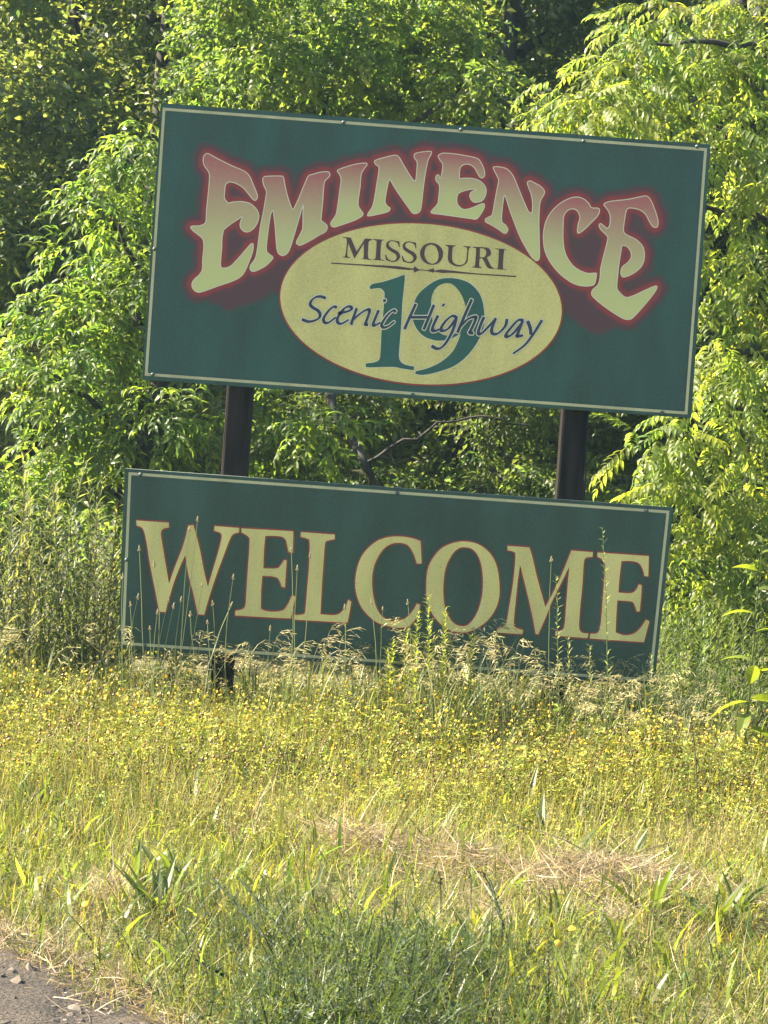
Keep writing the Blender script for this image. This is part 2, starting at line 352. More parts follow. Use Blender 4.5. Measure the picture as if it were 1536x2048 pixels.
WELCOME = [
    ["-1094.6,873.4* -949.9,874* -947.7,853.4* -972,845.3 -981.2,827.9 -975.9,794.8 -954.9,707.1 -929.8,602.9* -908.5,680.8 -878.3,779.7 -862.3,868.2* -840.2,871.7* -826.6,835.5 -802.9,762.9 -777.7,668.1 -756.3,602.6* -738.1,685.9 -721.1,761.5 -710.8,825.5 -715.8,843.7 -727.4,849.5 -746.1,852.6* -745.8,874.2* -636.3,873.7* -635.6,854* -660.2,844 -673.4,820.8 -694.5,752.3 -727.3,638.3 -750.3,543.5 -764.1,476.2* -792.1,477.1* -818.9,568.2 -847.1,651.8 -866,736* -886.4,682.4 -910.5,602.5 -927.2,523 -936.9,475.7* -964.8,476.3* -985.2,556 -1020.1,683.7 -1046.6,797 -1064.4,840.3 -1091.2,851.4*"],
    ["-626.9,872.5* -395.3,876.5* -391.5,808.1 -390.4,782.1* -409.1,784.4 -416.2,806.2 -425.7,835.3 -445.3,848.7 -482.4,849.7 -517.5,847.1* -519.1,791.2 -516.4,702.2* -457.3,706.5 -439.9,722.7 -426.7,746* -415.5,744.9* -415.1,687.3 -414.3,624.1* -429.3,626.7* -438.3,648.4 -450.6,664.2 -477,669.7 -518.5,668.5* -518.8,605.2 -514.7,521.7* -491.9,514.1 -454.6,513.1 -414.5,523.5 -394.5,554.8 -380.2,589.4 -365,584.9* -378.6,488.9* -463.9,486.3 -626.4,483.7* -626.8,504.2* -595.9,513.9 -584.3,533.4 -584,581.8 -584.5,693.4 -585.5,812.4 -592.9,837.8 -623.8,854.9*"],
    ["-361.8,875.3* -209.7,875.3* -210,854.9* -240.9,845.2 -250.9,829.5 -251.6,736.5 -250.9,624.9 -248.7,517.1* -187.5,517.9 -158.7,531.2 -138.7,562.5 -129.6,591.1* -116,582.7* -118.9,545.3 -125.9,488.9* -203.8,486.9 -363.4,484.4* -364.1,504.9* -324.5,511.5 -316.8,534.4 -315.6,620.2 -314.4,731.9 -319.7,831.9 -330.2,847.9 -360.3,854.2*"],
    ["171.2,874.1* 183.2,775* 162.4,773.5* 145.5,814.1 119.7,849.4 86.5,859.9 45.2,853.2 10,827.4 -18.6,774.1 -30.7,717.4 -27.3,652.6 -9,579.5 22.5,530.5 65.7,510.4 102.7,513.2 138.3,534.4 163.6,568.9 175.6,595.4* 189.8,591.8* 184.1,542.5 150.6,493.4* 114.2,483.7 67.6,485 1.4,501.1 -57.7,547.9 -89.5,601.5 -104.4,665.5 -99.6,740.3 -76.3,802.4 -29.1,854.7 20.1,879.2 75.1,887.9 131,885"],
    ["211.8,670.2 211.3,739.9 226,792.1 263.8,846 312.6,875.2 367.4,887.6 428.3,879 482,843.5 516.1,790.2 534.5,712.5 536.8,638.3 516,576.2 477.9,526.8 420.3,490 365.1,482.2 308.2,498 253.4,547.6 221.3,605.7", "286.6,694.3 292.7,769.1 316.2,826.7 342,854.1 369.3,861.7 402.2,856.2 432.3,825.9 452.6,771.6 462.7,697.9 458.7,627.8 442.4,566.1 413.2,522.1 386.3,509.8 348.4,519.6 318.1,552.3 295.1,611.2"],
    ["557.9,881.5* 655,881.8* 670.1,844.4 702.5,743 746.1,622.7* 771.4,678.9 808.5,775.5 842.3,881.7* 938.4,881.4* 937.6,860.1* 910.9,854.7 901.8,831.8 902.9,733.1 900.6,634 902.5,545.1 916.7,521.4 946.5,518.7* 943.2,497.6* 799.9,499* 799.5,517.7* 827.6,524.8 837.6,555.2 837.5,654.1 838.1,807.4* 806.9,731 773.7,649.4 749.9,573.5 723.5,498.3* 712,500.4* 689.9,583.9 657.2,690.3 620.2,801.2* 615,726.7 612.6,627.7 611.5,543.5 620.5,521.9 655.8,512.1* 653.2,494.6* 538.8,493.6* 539.9,511* 566.4,520.4 579.2,546.1 586.3,615.8 595.3,725.3 596.6,839 585.3,857.9 559.4,861.9*"],
    ["958.1,881.4* 1187.2,882.4* 1191.8,791.4* 1174.4,792.6* 1164.8,821.5 1145.6,847.3 1112.9,854.7 1067.9,851.4* 1064.5,779.6 1064.9,710.4* 1119.1,711.9 1140.2,725.8 1152.8,753.9* 1165.4,749.9* 1167,698.1 1165.5,633.8* 1152.3,632.8* 1140.2,661.6 1124.4,675.2 1062.7,675.6* 1063.8,596.6 1066.3,532.4* 1104.1,522.8 1142.9,530.7 1170.7,555 1196.9,599* 1212.1,592.7* 1194.8,498.3* 953.1,496.9* 953.8,519.2* 980.8,521.2 994,542 997.6,591.7 997.4,690.6 997.2,789.4 996.6,828.9 985.1,850.3 959.5,863.2*"],
]
MISSOURI = [
    ["-271.1,2192.3* -235,2191.2* -204.7,2132.4* -171.6,2192.4* -139.8,2191.8* -140.2,2188.3 -152.1,2182.3 -155.4,2167.7 -152.6,2110.3 -136.2,2102.3* -136.5,2099.4* -182.2,2101* -181.9,2103.9 -172.6,2107.4 -175.7,2169.1* -212.5,2100.2* -244.8,2166.9* -245.1,2112.2 -231.6,2104.6* -231.9,2101.1* -264.5,2101.6* -264.2,2104.5 -253.7,2111.6 -251.1,2175 -257.7,2186.1 -270.9,2189.4*"],
    ["-135.6,2192.7* -88,2192.7* -88.3,2189.8* -98.7,2181.9 -97.9,2111.5 -81.5,2104* -81.8,2100.6* -129.7,2100.5* -129.1,2104* -119.5,2111.3 -120.1,2178.9 -123.5,2185.8 -135.3,2189.3*"],
    ["-20,2190.5* -16.2,2165.8* -20.2,2165.5* -26.5,2181.4 -47.3,2189.4 -64.2,2183 -64.5,2168.6 -47.8,2156.8 -23.9,2145.6 -11.7,2129.3 -15.6,2111.7 -32,2099 -52.2,2099 -72.2,2104.1* -78.8,2127.2* -74.6,2128.1* -64.7,2111 -49.6,2102.9 -32.5,2106.2 -26.3,2119.6 -34.5,2133.4 -55.6,2144.8 -72.3,2156.5 -77.2,2172 -70.2,2186.8 -50.5,2193.2 -30.1,2190.6"],
    ["53.6,2190.7* 57.4,2166* 53.4,2165.7* 47,2181.6 26.2,2189.6 9.4,2183.2 9,2168.8 25.8,2157.1 49.7,2145.9 61.8,2129.5 57.9,2111.9 41.6,2099.2 21.4,2099.2 1.4,2104.3* -5.3,2127.5* -1,2128.3* 8.9,2111.2 24,2103.1 41,2106.4 47.3,2119.8 39,2133.6 18,2145 1.3,2156.7 -3.6,2172.2 3.3,2187.1 23.1,2193.4 43.5,2190.9"],
    ["75.1,2142.3 79.2,2165.6 95,2185.5 120.4,2194 146.6,2190.1 167.9,2175 177,2149.8 171.8,2123.5 155.8,2105.1 133.2,2098.5 107,2101.5 85.7,2117.2", "94.5,2146.6 97.6,2169.9 108.3,2182.1 123.8,2186.7 141.7,2178.8 153.2,2159.5 157.6,2139.7 154.8,2119.4 144.1,2107.1 130,2103.2 112.1,2110.5 99.4,2126.8"],
    ["183.5,2190.5* 228.8,2191* 228.4,2188.1* 218,2181.5 216.6,2161.3 218.1,2129.8 227.4,2113.2 248.1,2106.1 268,2110.4 279.8,2125.7 282,2154.6 281.5,2180.4 276.8,2185.8 263.6,2188.3* 263.4,2191.2* 298.1,2190.9* 297.7,2187.9* 290,2182.5 287.5,2157.9 287,2126.2 276.7,2109.6 251.5,2099.1 225.3,2102.9 204,2117.2 198.8,2139.9 198.9,2177.3 194.7,2183.3 183.7,2187.7*"],
    ["304.7,2190.8* 348.5,2191.7 374.6,2190.1 386.8,2173.8 385.5,2159.3 370.5,2148.1* 382.2,2127.4 395.1,2108.2 406.9,2104.7* 406.7,2101* 381.2,2101.4 365.4,2120.4 352.3,2141 339.3,2141.5* 340.4,2107.1 352.3,2101.6* 352,2098.7* 309.2,2099.6* 309.6,2102.5* 320.2,2107 321.5,2128.7 321,2180.5 315.7,2185.8 304.9,2187.3*", "337.4,2186* 351.7,2187 363.9,2177.8 366.5,2163.6 358.9,2148.7 339.7,2146.7*"],
    ["405.7,2191* 454.7,2190.8* 454.4,2187.9* 444.5,2180.9 445.8,2106.1 461.9,2103* 461.6,2099.2* 411.6,2100.2* 412.3,2103.1* 422.5,2108.8 421.9,2182.1 416.7,2186 405.9,2187.5*"],
]
RULE = [
    ["-314.6,2075.4* -189.2,2077.4* -73.9,2079.8* -13.4,2080.8* 38.9,2076* 50.5,2075.7* 55.5,2086.7* 75.2,2073.8* 96.8,2074.5* 97,2071.1* 75.6,2068.9* 56.2,2058* 50.9,2070.6* 33.8,2068.1* -15.3,2068* -73.2,2070.7* -188.8,2071.7* -312.8,2070.4*"],
    ["507.2,2076.7* 325.5,2074.9* 209.7,2079.4* 175,2080.6* 157.9,2077.6* 145.2,2072.6* 140.1,2083.8* 112,2073.1* 97.6,2073.5* 96.4,2069.9* 112.3,2069.6* 138.7,2063.5* 145.5,2069.2* 161.5,2066.9* 179,2065* 210.5,2068.8* 325.8,2070* 504.8,2070.7*"],
]
NINETEEN = [
    ["13.2,2045.9* 16.3,2029.3 14.9,1973.1 13.4,1916.8 15.1,1842 15,1767 14.9,1691.9 24.6,1662.6 48.1,1649.3 86,1644.6* 85.4,1627.7* 34.4,1631.4 -11,1635.6 -115.6,1626.1 -127.3,1632.7 -126.1,1642.2 -98.4,1648 -74.7,1659.1 -67.3,1685.9 -69.9,1798.2 -67.9,1873.4 -67.8,1948.3 -72.9,1966.6 -92.5,1978.3 -129.6,1971.8 -135.8,1980.7 -123.7,1994.7 -79.6,2007.3 -32.2,2025.8"],
    ["378.9,1898.6 367.6,1950.2 345.5,1993.5 305.4,2028 259.2,2043.4 210.3,2045.4 162.3,2034.4 112.4,1998.9 77.8,1959 62.5,1912.9 62.6,1860.4 80.8,1816.8 117.2,1782 167.2,1766.9 208.3,1769.1 244.9,1781.9 280.8,1805.2* 268.9,1763.1 246.1,1716.4 200.5,1671.8 146.4,1641.5 95,1624.6* 92.1,1613.1* 126.2,1610 185.2,1625.6 258,1657.2 311,1702.4 351.6,1761.6 373.9,1815.8 381.7,1861.3", "141.6,1959.9 157.5,1998.5 193.4,2020.6 227.3,2018.6 259.4,1991 285.1,1947.9 298.6,1892.7 294.5,1847.4 276.1,1818 243.8,1796.9 210.3,1792.5 179.1,1809 153.3,1852.1 141.2,1914.9"],
]
SCRIPT = [
    (12.4, "-326.9,1917.2 -348.7,1922.5 -369.3,1918.6 -387.2,1903.4 -392.8,1884 -379.7,1871.1 -358.1,1860.6 -346.7,1845.9 -348.9,1828.4 -368.7,1814.9 -396,1808.4 -423.6,1816"),
    (12.4, "-274.7,1880.6 -290.3,1881.2 -309.7,1862.4 -325.2,1837.1 -329.2,1819.5 -319.7,1808.1 -302.7,1812.8 -276.6,1835.5"),
    (12.4, "-262.3,1853.8 -233.5,1862.8 -211.7,1873.1 -210.9,1885.2 -224.9,1887.7 -244.7,1874.1 -263.4,1845.1 -268.6,1820.5 -257.3,1809.2 -240.3,1813.9 -218.9,1829.3"),
    (12.4, "-186.4,1881.8 -193.2,1857.1 -201.6,1828.8 -205.4,1809.5"),
    (12.4, "-199.8,1829 -170.8,1858.8 -141.2,1880 -128.8,1877.4 -135.1,1844.1 -143.4,1815.8 -132.1,1812.5"),
    (12.4, "-89.2,1880.3 -100.6,1846.6 -108.9,1818.3 -101.5,1812 -78.4,1827.5"),
    (12.4, "-13,1880.7 -27,1883.2 -49.6,1860.7 -68,1828.3 -70.5,1814.2 -59.5,1806.4 -39.3,1814.8 -16.6,1835.5"),
    (12.4, "-65.1,1930.5 -67.1,1920"),
    (13.4, "72.5,1919.9 51.9,1864.8 31.5,1807.4"),
    (13.4, "152.9,1921.3 136.5,1871 116.3,1811.4"),
    (13.4, "56.7,1860.7 127.9,1865.9"),
    (13.4, "174.2,1876 157.3,1832.3 154.5,1809.7 168,1808.5 183.1,1816.3"),
    (13.4, "198.5,1929.1 191,1920.5"),
    (13.4, "254.7,1877.4 234.5,1878.2 209.4,1854 191.7,1821.4 199.2,1810.8 225.1,1823.8 257.2,1873.1"),
    (13.4, "256.8,1878.9 247.4,1825.5 224.6,1770.2 200.2,1737.1 178.2,1731 157.4,1740.6"),
    (13.4, "318.1,1958 295.8,1896.1 266.5,1809"),
    (13.4, "277.9,1836.6 306.7,1870 337.1,1883.4 342.3,1872.7 327.5,1831.4 319.9,1812.9 334.5,1809.5"),
    (13.4, "377.3,1884.2 366.3,1852.1 357.8,1815.7 369.4,1809.8 398.4,1841 431.1,1883.6"),
    (13.4, "429,1881.2 416.6,1837.9 420.5,1815.8 445,1817.6 473.8,1851 480.4,1882.8"),
    (13.4, "552,1883.6 529.7,1881.9 505,1853.3 480.9,1815.8 486.2,1805 511.8,1822.5 549.1,1874.4"),
    (13.4, "549.9,1881.2 533.7,1828.6 530.6,1810.5 554.8,1816.7"),
    (13.4, "572.3,1880.6 585.8,1850.3 590.1,1823.8"),
    (13.4, "634.3,1889.6 605,1833.8 568.9,1777.5 518.5,1733.6"),
]


# ------------------------------------------------------------------ town sign
def parse(s):
    pts, cor = [], []
    for t in s.split():
        cor.append(t.endswith('*')); a, b = t.rstrip('*').split(','); pts.append((float(a) / 1000, float(b) / 1000))
    return np.array(pts), cor

def spline(p0, p1, p2, p3, n):
    t = np.linspace(0, 1, n, endpoint=False)[:, None]
    return 0.5 * (2 * p1 + (p2 - p0) * t + (2 * p0 - 5 * p1 + 4 * p2 - p3) * t ** 2 + (3 * p1 - p0 - 3 * p2 + p3) * t ** 3)

def outline(s, n=5):
    """closed contour, smooth except at corners"""
    P, cor = parse(s); N = len(P); out = []
    for i in range(N):
        a, b = P[i], P[(i + 1) % N]
        if cor[i] and cor[(i + 1) % N]:
            out.append(a[None]); continue
        p0 = P[i - 1] if not cor[i] else 2 * a - b
        p3 = P[(i + 2) % N] if not cor[(i + 1) % N] else 2 * b - a
        out.append(spline(p0, a, b, p3, n))
    return np.concatenate(out)

def area(P): return 0.5 * np.sum(P[:, 0] * np.roll(P[:, 1], -1) - np.roll(P[:, 0], -1) * P[:, 1])

def fill(conts, y):
    pol = [[Vector((x, 0, z)) for x, z in c] for c in conts]
    T = np.array([t for t in tessellate_polygon(pol)])
    P = np.concatenate(conts)
    V = np.stack([P[:, 0], np.full(len(P), y), P[:, 1]], -1)
    a, b, c = V[T[:, 0]], V[T[:, 1]], V[T[:, 2]]
    ny = np.cross(b - a, c - a)[:, 1]
    T[ny > 0] = T[ny > 0][:, ::-1]
    return V, T

def band(P, d0, d1, y):
    """ring along a closed contour between offsets d0 and d1 (outwards positive for the outer contour)"""
    if area(P) < 0: P = P[::-1]
    t = np.roll(P, -1, 0) - np.roll(P, 1, 0)
    t /= np.maximum(np.linalg.norm(t, axis=1, keepdims=True), 1e-9)
    nrm = np.stack([t[:, 1], -t[:, 0]], -1)
    A, B = P + nrm * d0, P + nrm * d1
    N = len(P)
    V = np.concatenate([np.stack([A[:, 0], np.full(N, y), A[:, 1]], -1), np.stack([B[:, 0], np.full(N, y), B[:, 1]], -1)])
    i = np.arange(N); j = (i + 1) % N
    T = np.concatenate([np.stack([i, j, j + N], -1), np.stack([i, j + N, i + N], -1)])
    a, b, c = V[T[:, 0]], V[T[:, 1]], V[T[:, 2]]
    ny = np.cross(b - a, c - a)[:, 1]
    T[ny > 0] = T[ny > 0][:, ::-1]
    return V, T

def join(pieces):
    V, T, M, n = [], [], [], 0
    for (v, t, m) in pieces:
        V.append(v); T.append(np.asarray(t) + n); M += [m] * len(t); n += len(v)
    return np.concatenate(V), np.concatenate(T), M

def box_bm(x0, x1, y0, y1, z0, z1, bev=0.0, seg=2):
    bm = bmesh.new()
    bmesh.ops.create_cube(bm, size=1.0)
    bmesh.ops.scale(bm, vec=(x1 - x0, y1 - y0, z1 - z0), verts=bm.verts)
    bmesh.ops.translate(bm, vec=((x0 + x1) / 2, (y0 + y1) / 2, (z0 + z1) / 2), verts=bm.verts)
    if bev: bmesh.ops.bevel(bm, geom=list(bm.edges), offset=bev, segments=seg, affect='EDGES', profile=0.5)
    return bm

def bm_obj(name, bm, mat, parent=None):
    me = bpy.data.meshes.new(name); bm.to_mesh(me); bm.free()
    for m in (mat if isinstance(mat, (list, tuple)) else [mat]): me.materials.append(m)
    return obj(name, me, parent)

sign = thing('town_sign', 'large green two-panel welcome sign with arched red and cream lettering on two dark wooden posts', 'sign')
FY = -0.030                                     # front face of both panels

def panel(name, q, mat, label):
    """sheet-metal panel from its four corners (tl, tr, br, bl), front at FY, thin folded rim"""
    bm = bmesh.new()
    f = [bm.verts.new((x, FY, z)) for x, z in q]; k = [bm.verts.new((x, -0.002, z)) for x, z in q]
    bm.faces.new([f[0], f[3], f[2], f[1]]); bm.faces.new(k)
    for i in range(4):
        j = (i + 1) % 4
        fc = bm.faces.new([f[i], f[j], k[j], k[i]]); fc.material_index = 1
    bmesh.ops.recalc_face_normals(bm, faces=bm.faces)
    bmesh.ops.bevel(bm, geom=list(bm.edges), offset=0.003, segments=2, affect='EDGES')
    o = bm_obj(name, bm, [mat, M_metal], sign)
    o['label'] = label
    return o

def frame_strips(q, w, y):
    """four mitred strips making a border line of width w inside quad q (tl,tr,br,bl)"""
    q = np.array(q); c = q.mean(0); out = []
    inner = q + np.sign(c - q) * w
    V = np.concatenate([np.insert(q, 1, y, 1), np.insert(inner, 1, y, 1)])
    T = []
    for i in range(4):
        j = (i + 1) % 4
        T += [(i, j, j + 4), (i, j + 4, i + 4)]
    T = np.array(T); a, b, c = V[T[:, 0]], V[T[:, 1]], V[T[:, 2]]
    ny = np.cross(b - a, c - a)[:, 1]; T[ny > 0] = T[ny > 0][:, ::-1]
    return V, T

UQ = [(-1.114, 2.721), (1.318, 2.7155), (1.327, 1.506), (-1.112, 1.498)]
LQ = [(-1.162, 1.1005), (1.280, 1.1055), (1.257, 0.309), (-1.136, 0.299)]
up = panel('upper_panel', UQ, M_green, 'upper green panel reading EMINENCE Missouri 19 Scenic Highway')
lo = panel('lower_panel', LQ, M_green2, 'lower green panel reading WELCOME')
V, T = frame_strips([(-1.104, 2.701), (1.304, 2.698), (1.3085, 1.521), (-1.1015, 1.517)], 0.0125, FY - 0.003)
obj('border_stripe', tri_mesh('border_stripe', V, T, M_stripe), up)
V, T = frame_strips([(-1.143, 1.085), (1.263, 1.090), (1.242, 0.326), (-1.122, 0.3165)], 0.0125, FY - 0.001)
obj('border_stripe', tri_mesh('border_stripe', V, T, M_stripe), lo)

EM = [[outline(c) for c in cs] for cs in EMINENCE]
# airbrushed red glow and maroon drop shade round the arched letters, as printed on the panel
gx = np.arange(-1.06, 1.2601, 0.0064); gzv = np.arange(1.66, 2.6501, 0.0064)
GX, GZ = np.meshgrid(gx, gzv); PP = np.stack([GX.ravel(), GZ.ravel()], -1)
def seg_dist(PP, polys):
    """distance to letters, 0 inside"""
    D = np.full(len(PP), 9.0); ins = np.zeros(len(PP), bool)
    for P in polys:
        lo_, hi_ = P.min(0) - 0.09, P.max(0) + 0.09
        k = np.where(((PP > lo_) & (PP < hi_)).all(1))[0]
        if not len(k): continue
        Q = PP[k]; A, B = P, np.roll(P, -1, 0)
        AB = B - A; d = np.full(len(k), 9.0); cr = np.zeros(len(k), int)
        for a, b, ab in zip(A, B, AB):
            L2 = max(ab @ ab, 1e-12)
            t = np.clip(((Q - a) @ ab) / L2, 0, 1)[:, None]
            d = np.minimum(d, np.hypot(*((Q - (a + t * ab)).T)))
            c = ((a[1] > Q[:, 1]) != (b[1] > Q[:, 1]))
            if c.any():
                xi = a[0] + (Q[:, 1] - a[1]) / (ab[1] if abs(ab[1]) > 1e-12 else 1e-12) * ab[0]
                cr += (c & (Q[:, 0] < xi)).astype(int)
        D[k] = np.minimum(D[k], d); ins[k] |= (cr % 2 == 1)
    D[ins] = 0
    return D
DL = seg_dist(PP, [c[0] for c in EM])
vp = np.array([0.095, 1.52])
DS = np.minimum(seg_dist(PP, [vp + (c[0] - vp) * 0.92 for c in EM]), seg_dist(PP, [vp + (c[0] - vp) * 0.86 for c in EM]))
sm = lambda a, b, x: (lambda t: t * t * (3 - 2 * t))(np.clip((x - a) / (b - a), 0, 1))
nzz = 0.0035 * (np.sin(PP[:, 0] * 90) * np.sin(PP[:, 1] * 77) + np.sin(PP[:, 0] * 41 + 2) * np.sin(PP[:, 1] * 53 + 1))
wp = np.maximum(1 - sm(0.034, 0.056, DL + nzz), 1 - sm(0.004, 0.030, DS + nzz))
# fill the pockets between neighbouring letters
wr = 1 - sm(0.009, 0.029, DL + 0.6 * nzz)
g_, p_, r_ = np.array((0.0095, 0.051, 0.045)), np.array((0.066, 0.024, 0.034)), np.array((0.225, 0.020, 0.025))
COL = g_ + (p_ - g_) * wp[:, None]
COL = COL + (r_ - COL) * (0.97 * wr)[:, None]
w_ = len(gx); a_ = np.arange((len(gzv) - 1) * w_).reshape(-1, w_)[:, :-1].ravel()
T = np.concatenate([np.stack([a_, a_ + 1, a_ + w_ + 1], -1), np.stack([a_, a_ + w_ + 1, a_ + w_], -1)])
keep = (np.maximum(wp, wr) > 0.004)[T].any(1)
T = T[keep]; used = np.unique(T); rem = np.zeros(len(PP), int); rem[used] = np.arange(len(used))
V = np.stack([PP[:, 0], np.full(len(PP), FY - 0.0008), PP[:, 1]], -1)
o = obj('airbrushed_glow', tri_mesh('airbrushed_glow', V[used], rem[T], M_print, COL[used]), up)
o['label'] = 'airbrushed red and maroon glow behind the arched letters'

for cs, ch in zip(EM, 'EMINENCE'):
    v, t = fill(cs, FY - 0.0022)
    v2, t2 = band(cs[0], -0.0030, 0.0008, FY - 0.0030)
    V, T, mi = join([(v, t, 0), (v2, t2, 1)])
    o = obj('letter', tri_mesh('letter', V, T, [M_grad, M_pale], mi=mi), up)
    o['label'] = 'arched letter ' + ch + ' fading from red to cream'
for cs, ch in zip(WELCOME, 'WELCOME'):
    cs = [outline(c) for c in cs]
    v, t = fill(cs, FY - 0.0020)
    P = [(v, t, 0)] + [(*band(c, (-0.001 if i == 0 else -0.0065), (0.0065 if i == 0 else 0.001), FY - 0.0012), 1) for i, c in enumerate(cs)]
    V, T, mi = join(P)
    o = obj('letter', tri_mesh('letter', V, T, [M_cream, M_red], mi=mi), lo)
    o['label'] = 'large cream serif letter ' + ch + ' edged in red'
# oval
th = np.linspace(0, 2 * np.pi, 120, endpoint=False)
OV = np.stack([0.0958 + 0.6235 * np.cos(th), 1.922 + 0.3535 * np.sin(th)], -1)
v, t = fill([OV], FY - 0.0036); v2, t2 = band(OV, -0.001, 0.0075, FY - 0.0031)
V, T, mi = join([(v, t, 0), (v2, t2, 1)])
o = obj('oval', tri_mesh('oval', V, T, [M_cream, M_red], mi=mi), up); o['label'] = 'cream oval with a thin red edge'
for cs, ch in zip(NINETEEN, '19'):
    cs = [outline(c) for c in cs]
    v, t = fill(cs, FY - 0.0046)
    V, T, mi = join([(v, t, 0)] + [(*band(c, -0.0008, 0.0028, FY - 0.0042), 1) for c in cs])
    o = obj('numeral', tri_mesh('numeral', V, T, [M_teal, M_pale], mi=mi), up); o['label'] = 'teal numeral ' + ch
for cs, ch in zip(MISSOURI, 'MISSOURI'):
    cs = [outline(c, 3) for c in cs]
    V, T = fill(cs, FY - 0.0050)
    o = obj('letter', tri_mesh('letter', V, T, M_maroon), up); o['label'] = 'small dark serif letter ' + ch
pieces = [(*fill([outline(c, 3) for c in cs], FY - 0.0050), 0) for cs in RULE]
V, T, mi = join(pieces)
o = obj('arrow_rule', tri_mesh('arrow_rule', V, T, M_maroon), up); o['label'] = 'thin dark rule with two facing arrowheads'

def ribbon(s, w, extra, y):
    """broad-nib pen stroke along a smooth path"""
    P, _ = parse(s); N = len(P); out = []
    for i in range(N - 1):
        p0 = P[i - 1] if i else 2 * P[i] - P[i + 1]
        p3 = P[i + 2] if i + 2 < N else 2 * P[i + 1] - P[i]
        out.append(spline(p0, P[i], P[i + 1], p3, 7))
    C = np.concatenate(out + [P[-1:]])
    t = np.gradient(C, axis=0); t /= np.maximum(np.linalg.norm(t, axis=1, keepdims=True), 1e-9)
    C = np.concatenate([C[:1] - t[:1] * (extra + w * 0.12), C, C[-1:] + t[-1:] * (extra + w * 0.12)])
    t = np.concatenate([t[:1], t, t[-1:]])
    nib = np.array([math.cos(math.radians(38)), math.sin(math.radians(38))])
    ww = w * (0.50 + 0.50 * np.abs(t[:, 0] * nib[1] - t[:, 1] * nib[0])) / 2 + extra
    ww[0] *= 0.6; ww[-1] *= 0.6
    n = np.stack([t[:, 1], -t[:, 0]], -1)
    A, B = C + n * ww[:, None], C - n * ww[:, None]
    M = len(C)
    V = np.concatenate([np.insert(A, 1, y, 1), np.insert(B, 1, y, 1)])
    i = np.arange(M - 1)
    T = np.concatenate([np.stack([i, i + 1, i + 1 + M], -1), np.stack([i, i + 1 + M, i + M], -1)])
    a, b, c = V[T[:, 0]], V[T[:, 1]], V[T[:, 2]]
    ny = np.cross(b - a, c - a)[:, 1]; T[ny > 0] = T[ny > 0][:, ::-1]
    return V, T
groups = [('S', [0]), ('c', [1]), ('e', [2]), ('n', [3, 4]), ('i', [5, 7]), ('c', [6]), ('H', [8, 9, 10]), ('i', [11, 12]), ('g', [13, 14]),
          ('h', [15, 16]), ('w', [17, 18]), ('a', [19, 20]), ('y', [21, 22])]
for ch, idx in groups:
    P = []
    for k in idx:
        w, s = SCRIPT[k]; w *= 0.00120
        P.append((*ribbon(s, w, 0.0042, FY - 0.0056 - 0.00003 * k), 1))
        P.append((*ribbon(s, w, 0.0, FY - 0.0070 - 0.00004 * k), 0))
    V, T, mi = join(P)
    o = obj('letter', tri_mesh('letter', V, T, [M_navy, M_pale], mi=mi), up); o['label'] = 'handwritten navy letter ' + ch

def lathe(prof, n=10):
    V = [(r * math.cos(2 * math.pi * k / n), r * math.sin(2 * math.pi * k / n), z) for r, z in prof for k in range(n)]
    T = []
    for i in range(len(prof) - 1):
        for k in range(n):
            a, b = i * n + k, i * n + (k + 1) % n
            T += [(a, b, b + n), (a, b + n, a + n)]
    return np.array(V), np.array(T)
v, t = lathe([(0.0001, 0.011), (0.004, 0.0108), (0.0075, 0.008), (0.0085, 0.003), (0.0095, 0.002), (0.0095, 0.0)])
v = v[:, [0, 2, 1]] * np.array([1, -1, 1])
bolt_me = tri_mesh('bolt', v, t, M_bolt, smooth=True)
for (x, z) in [(0.215, 2.700), (1.259, 2.702), (0.09, 1.519), (-1.0965, 2.078), (-1.066, 1.525), (1.198, 1.521), (-0.304, 2.694), (0.758, 2.689)]:
    obj('bolt', bolt_me, up, (x, FY - 0.003, z))
for (x, z) in [(-1.090, 1.079), (0.053, 1.080), (1.161, 1.083), (-1.1255, 0.696), (-1.019, 0.322), (-0.10, 0.318)]:
    obj('bolt', bolt_me, lo, (x, FY - 0.001, z))
for x0, x1, ang in ((-0.737, -0.620, 0.0), (0.758, 0.876, 0.0)):
    bm = box_bm(x0, x1, 0.0, 0.14, -0.25, 2.66, 0.012)
    bm_obj('post', bm, M_post, sign)

# ------------------------------------------------------------------ leaves and sprays
def leaf(L, W, droop=0.5, fold=0.35, seg=3, col=(1, 1, 1), base=0.0):
    """one leaf along +X, folded along its midrib and drooping"""
    s = np.linspace(0, 1, seg + 1)
    ang = -droop * s * 1.6
    dx, dz = np.cos(ang), np.sin(ang)
    x = base + np.concatenate([[0], np.cumsum((dx[1:] + dx[:-1]) / 2)]) * L / seg
    z = np.concatenate([[0], np.cumsum((dz[1:] + dz[:-1]) / 2)]) * L / seg
    wd = W * 0.5 * np.sin(np.pi * np.clip(s, 0, 1) ** 0.8)
    V = [(x[i], 0, z[i]) for i in range(seg + 1)]
    for sg in (1, -1):
        for i in range(1, seg):
            V.append((x[i], sg * wd[i] * math.cos(fold), z[i] + wd[i] * math.sin(fold)))
    T = []
    for k, sg in enumerate((1, -1)):
        o = seg + 1 + k * (seg - 1)
        f = (lambda a, b, c: (a, b, c)) if sg > 0 else (lambda a, b, c: (a, c, b))
        T.append(f(0, 1, o))
        for i in range(1, seg - 1):
            T += [f(i, i + 1, o + i), f(i, o + i, o + i - 1)]
        T.append(f(seg - 1, seg, o + seg - 2))
    return np.array(V), np.array(T), np.tile(np.array(col, float), (len(V), 1))

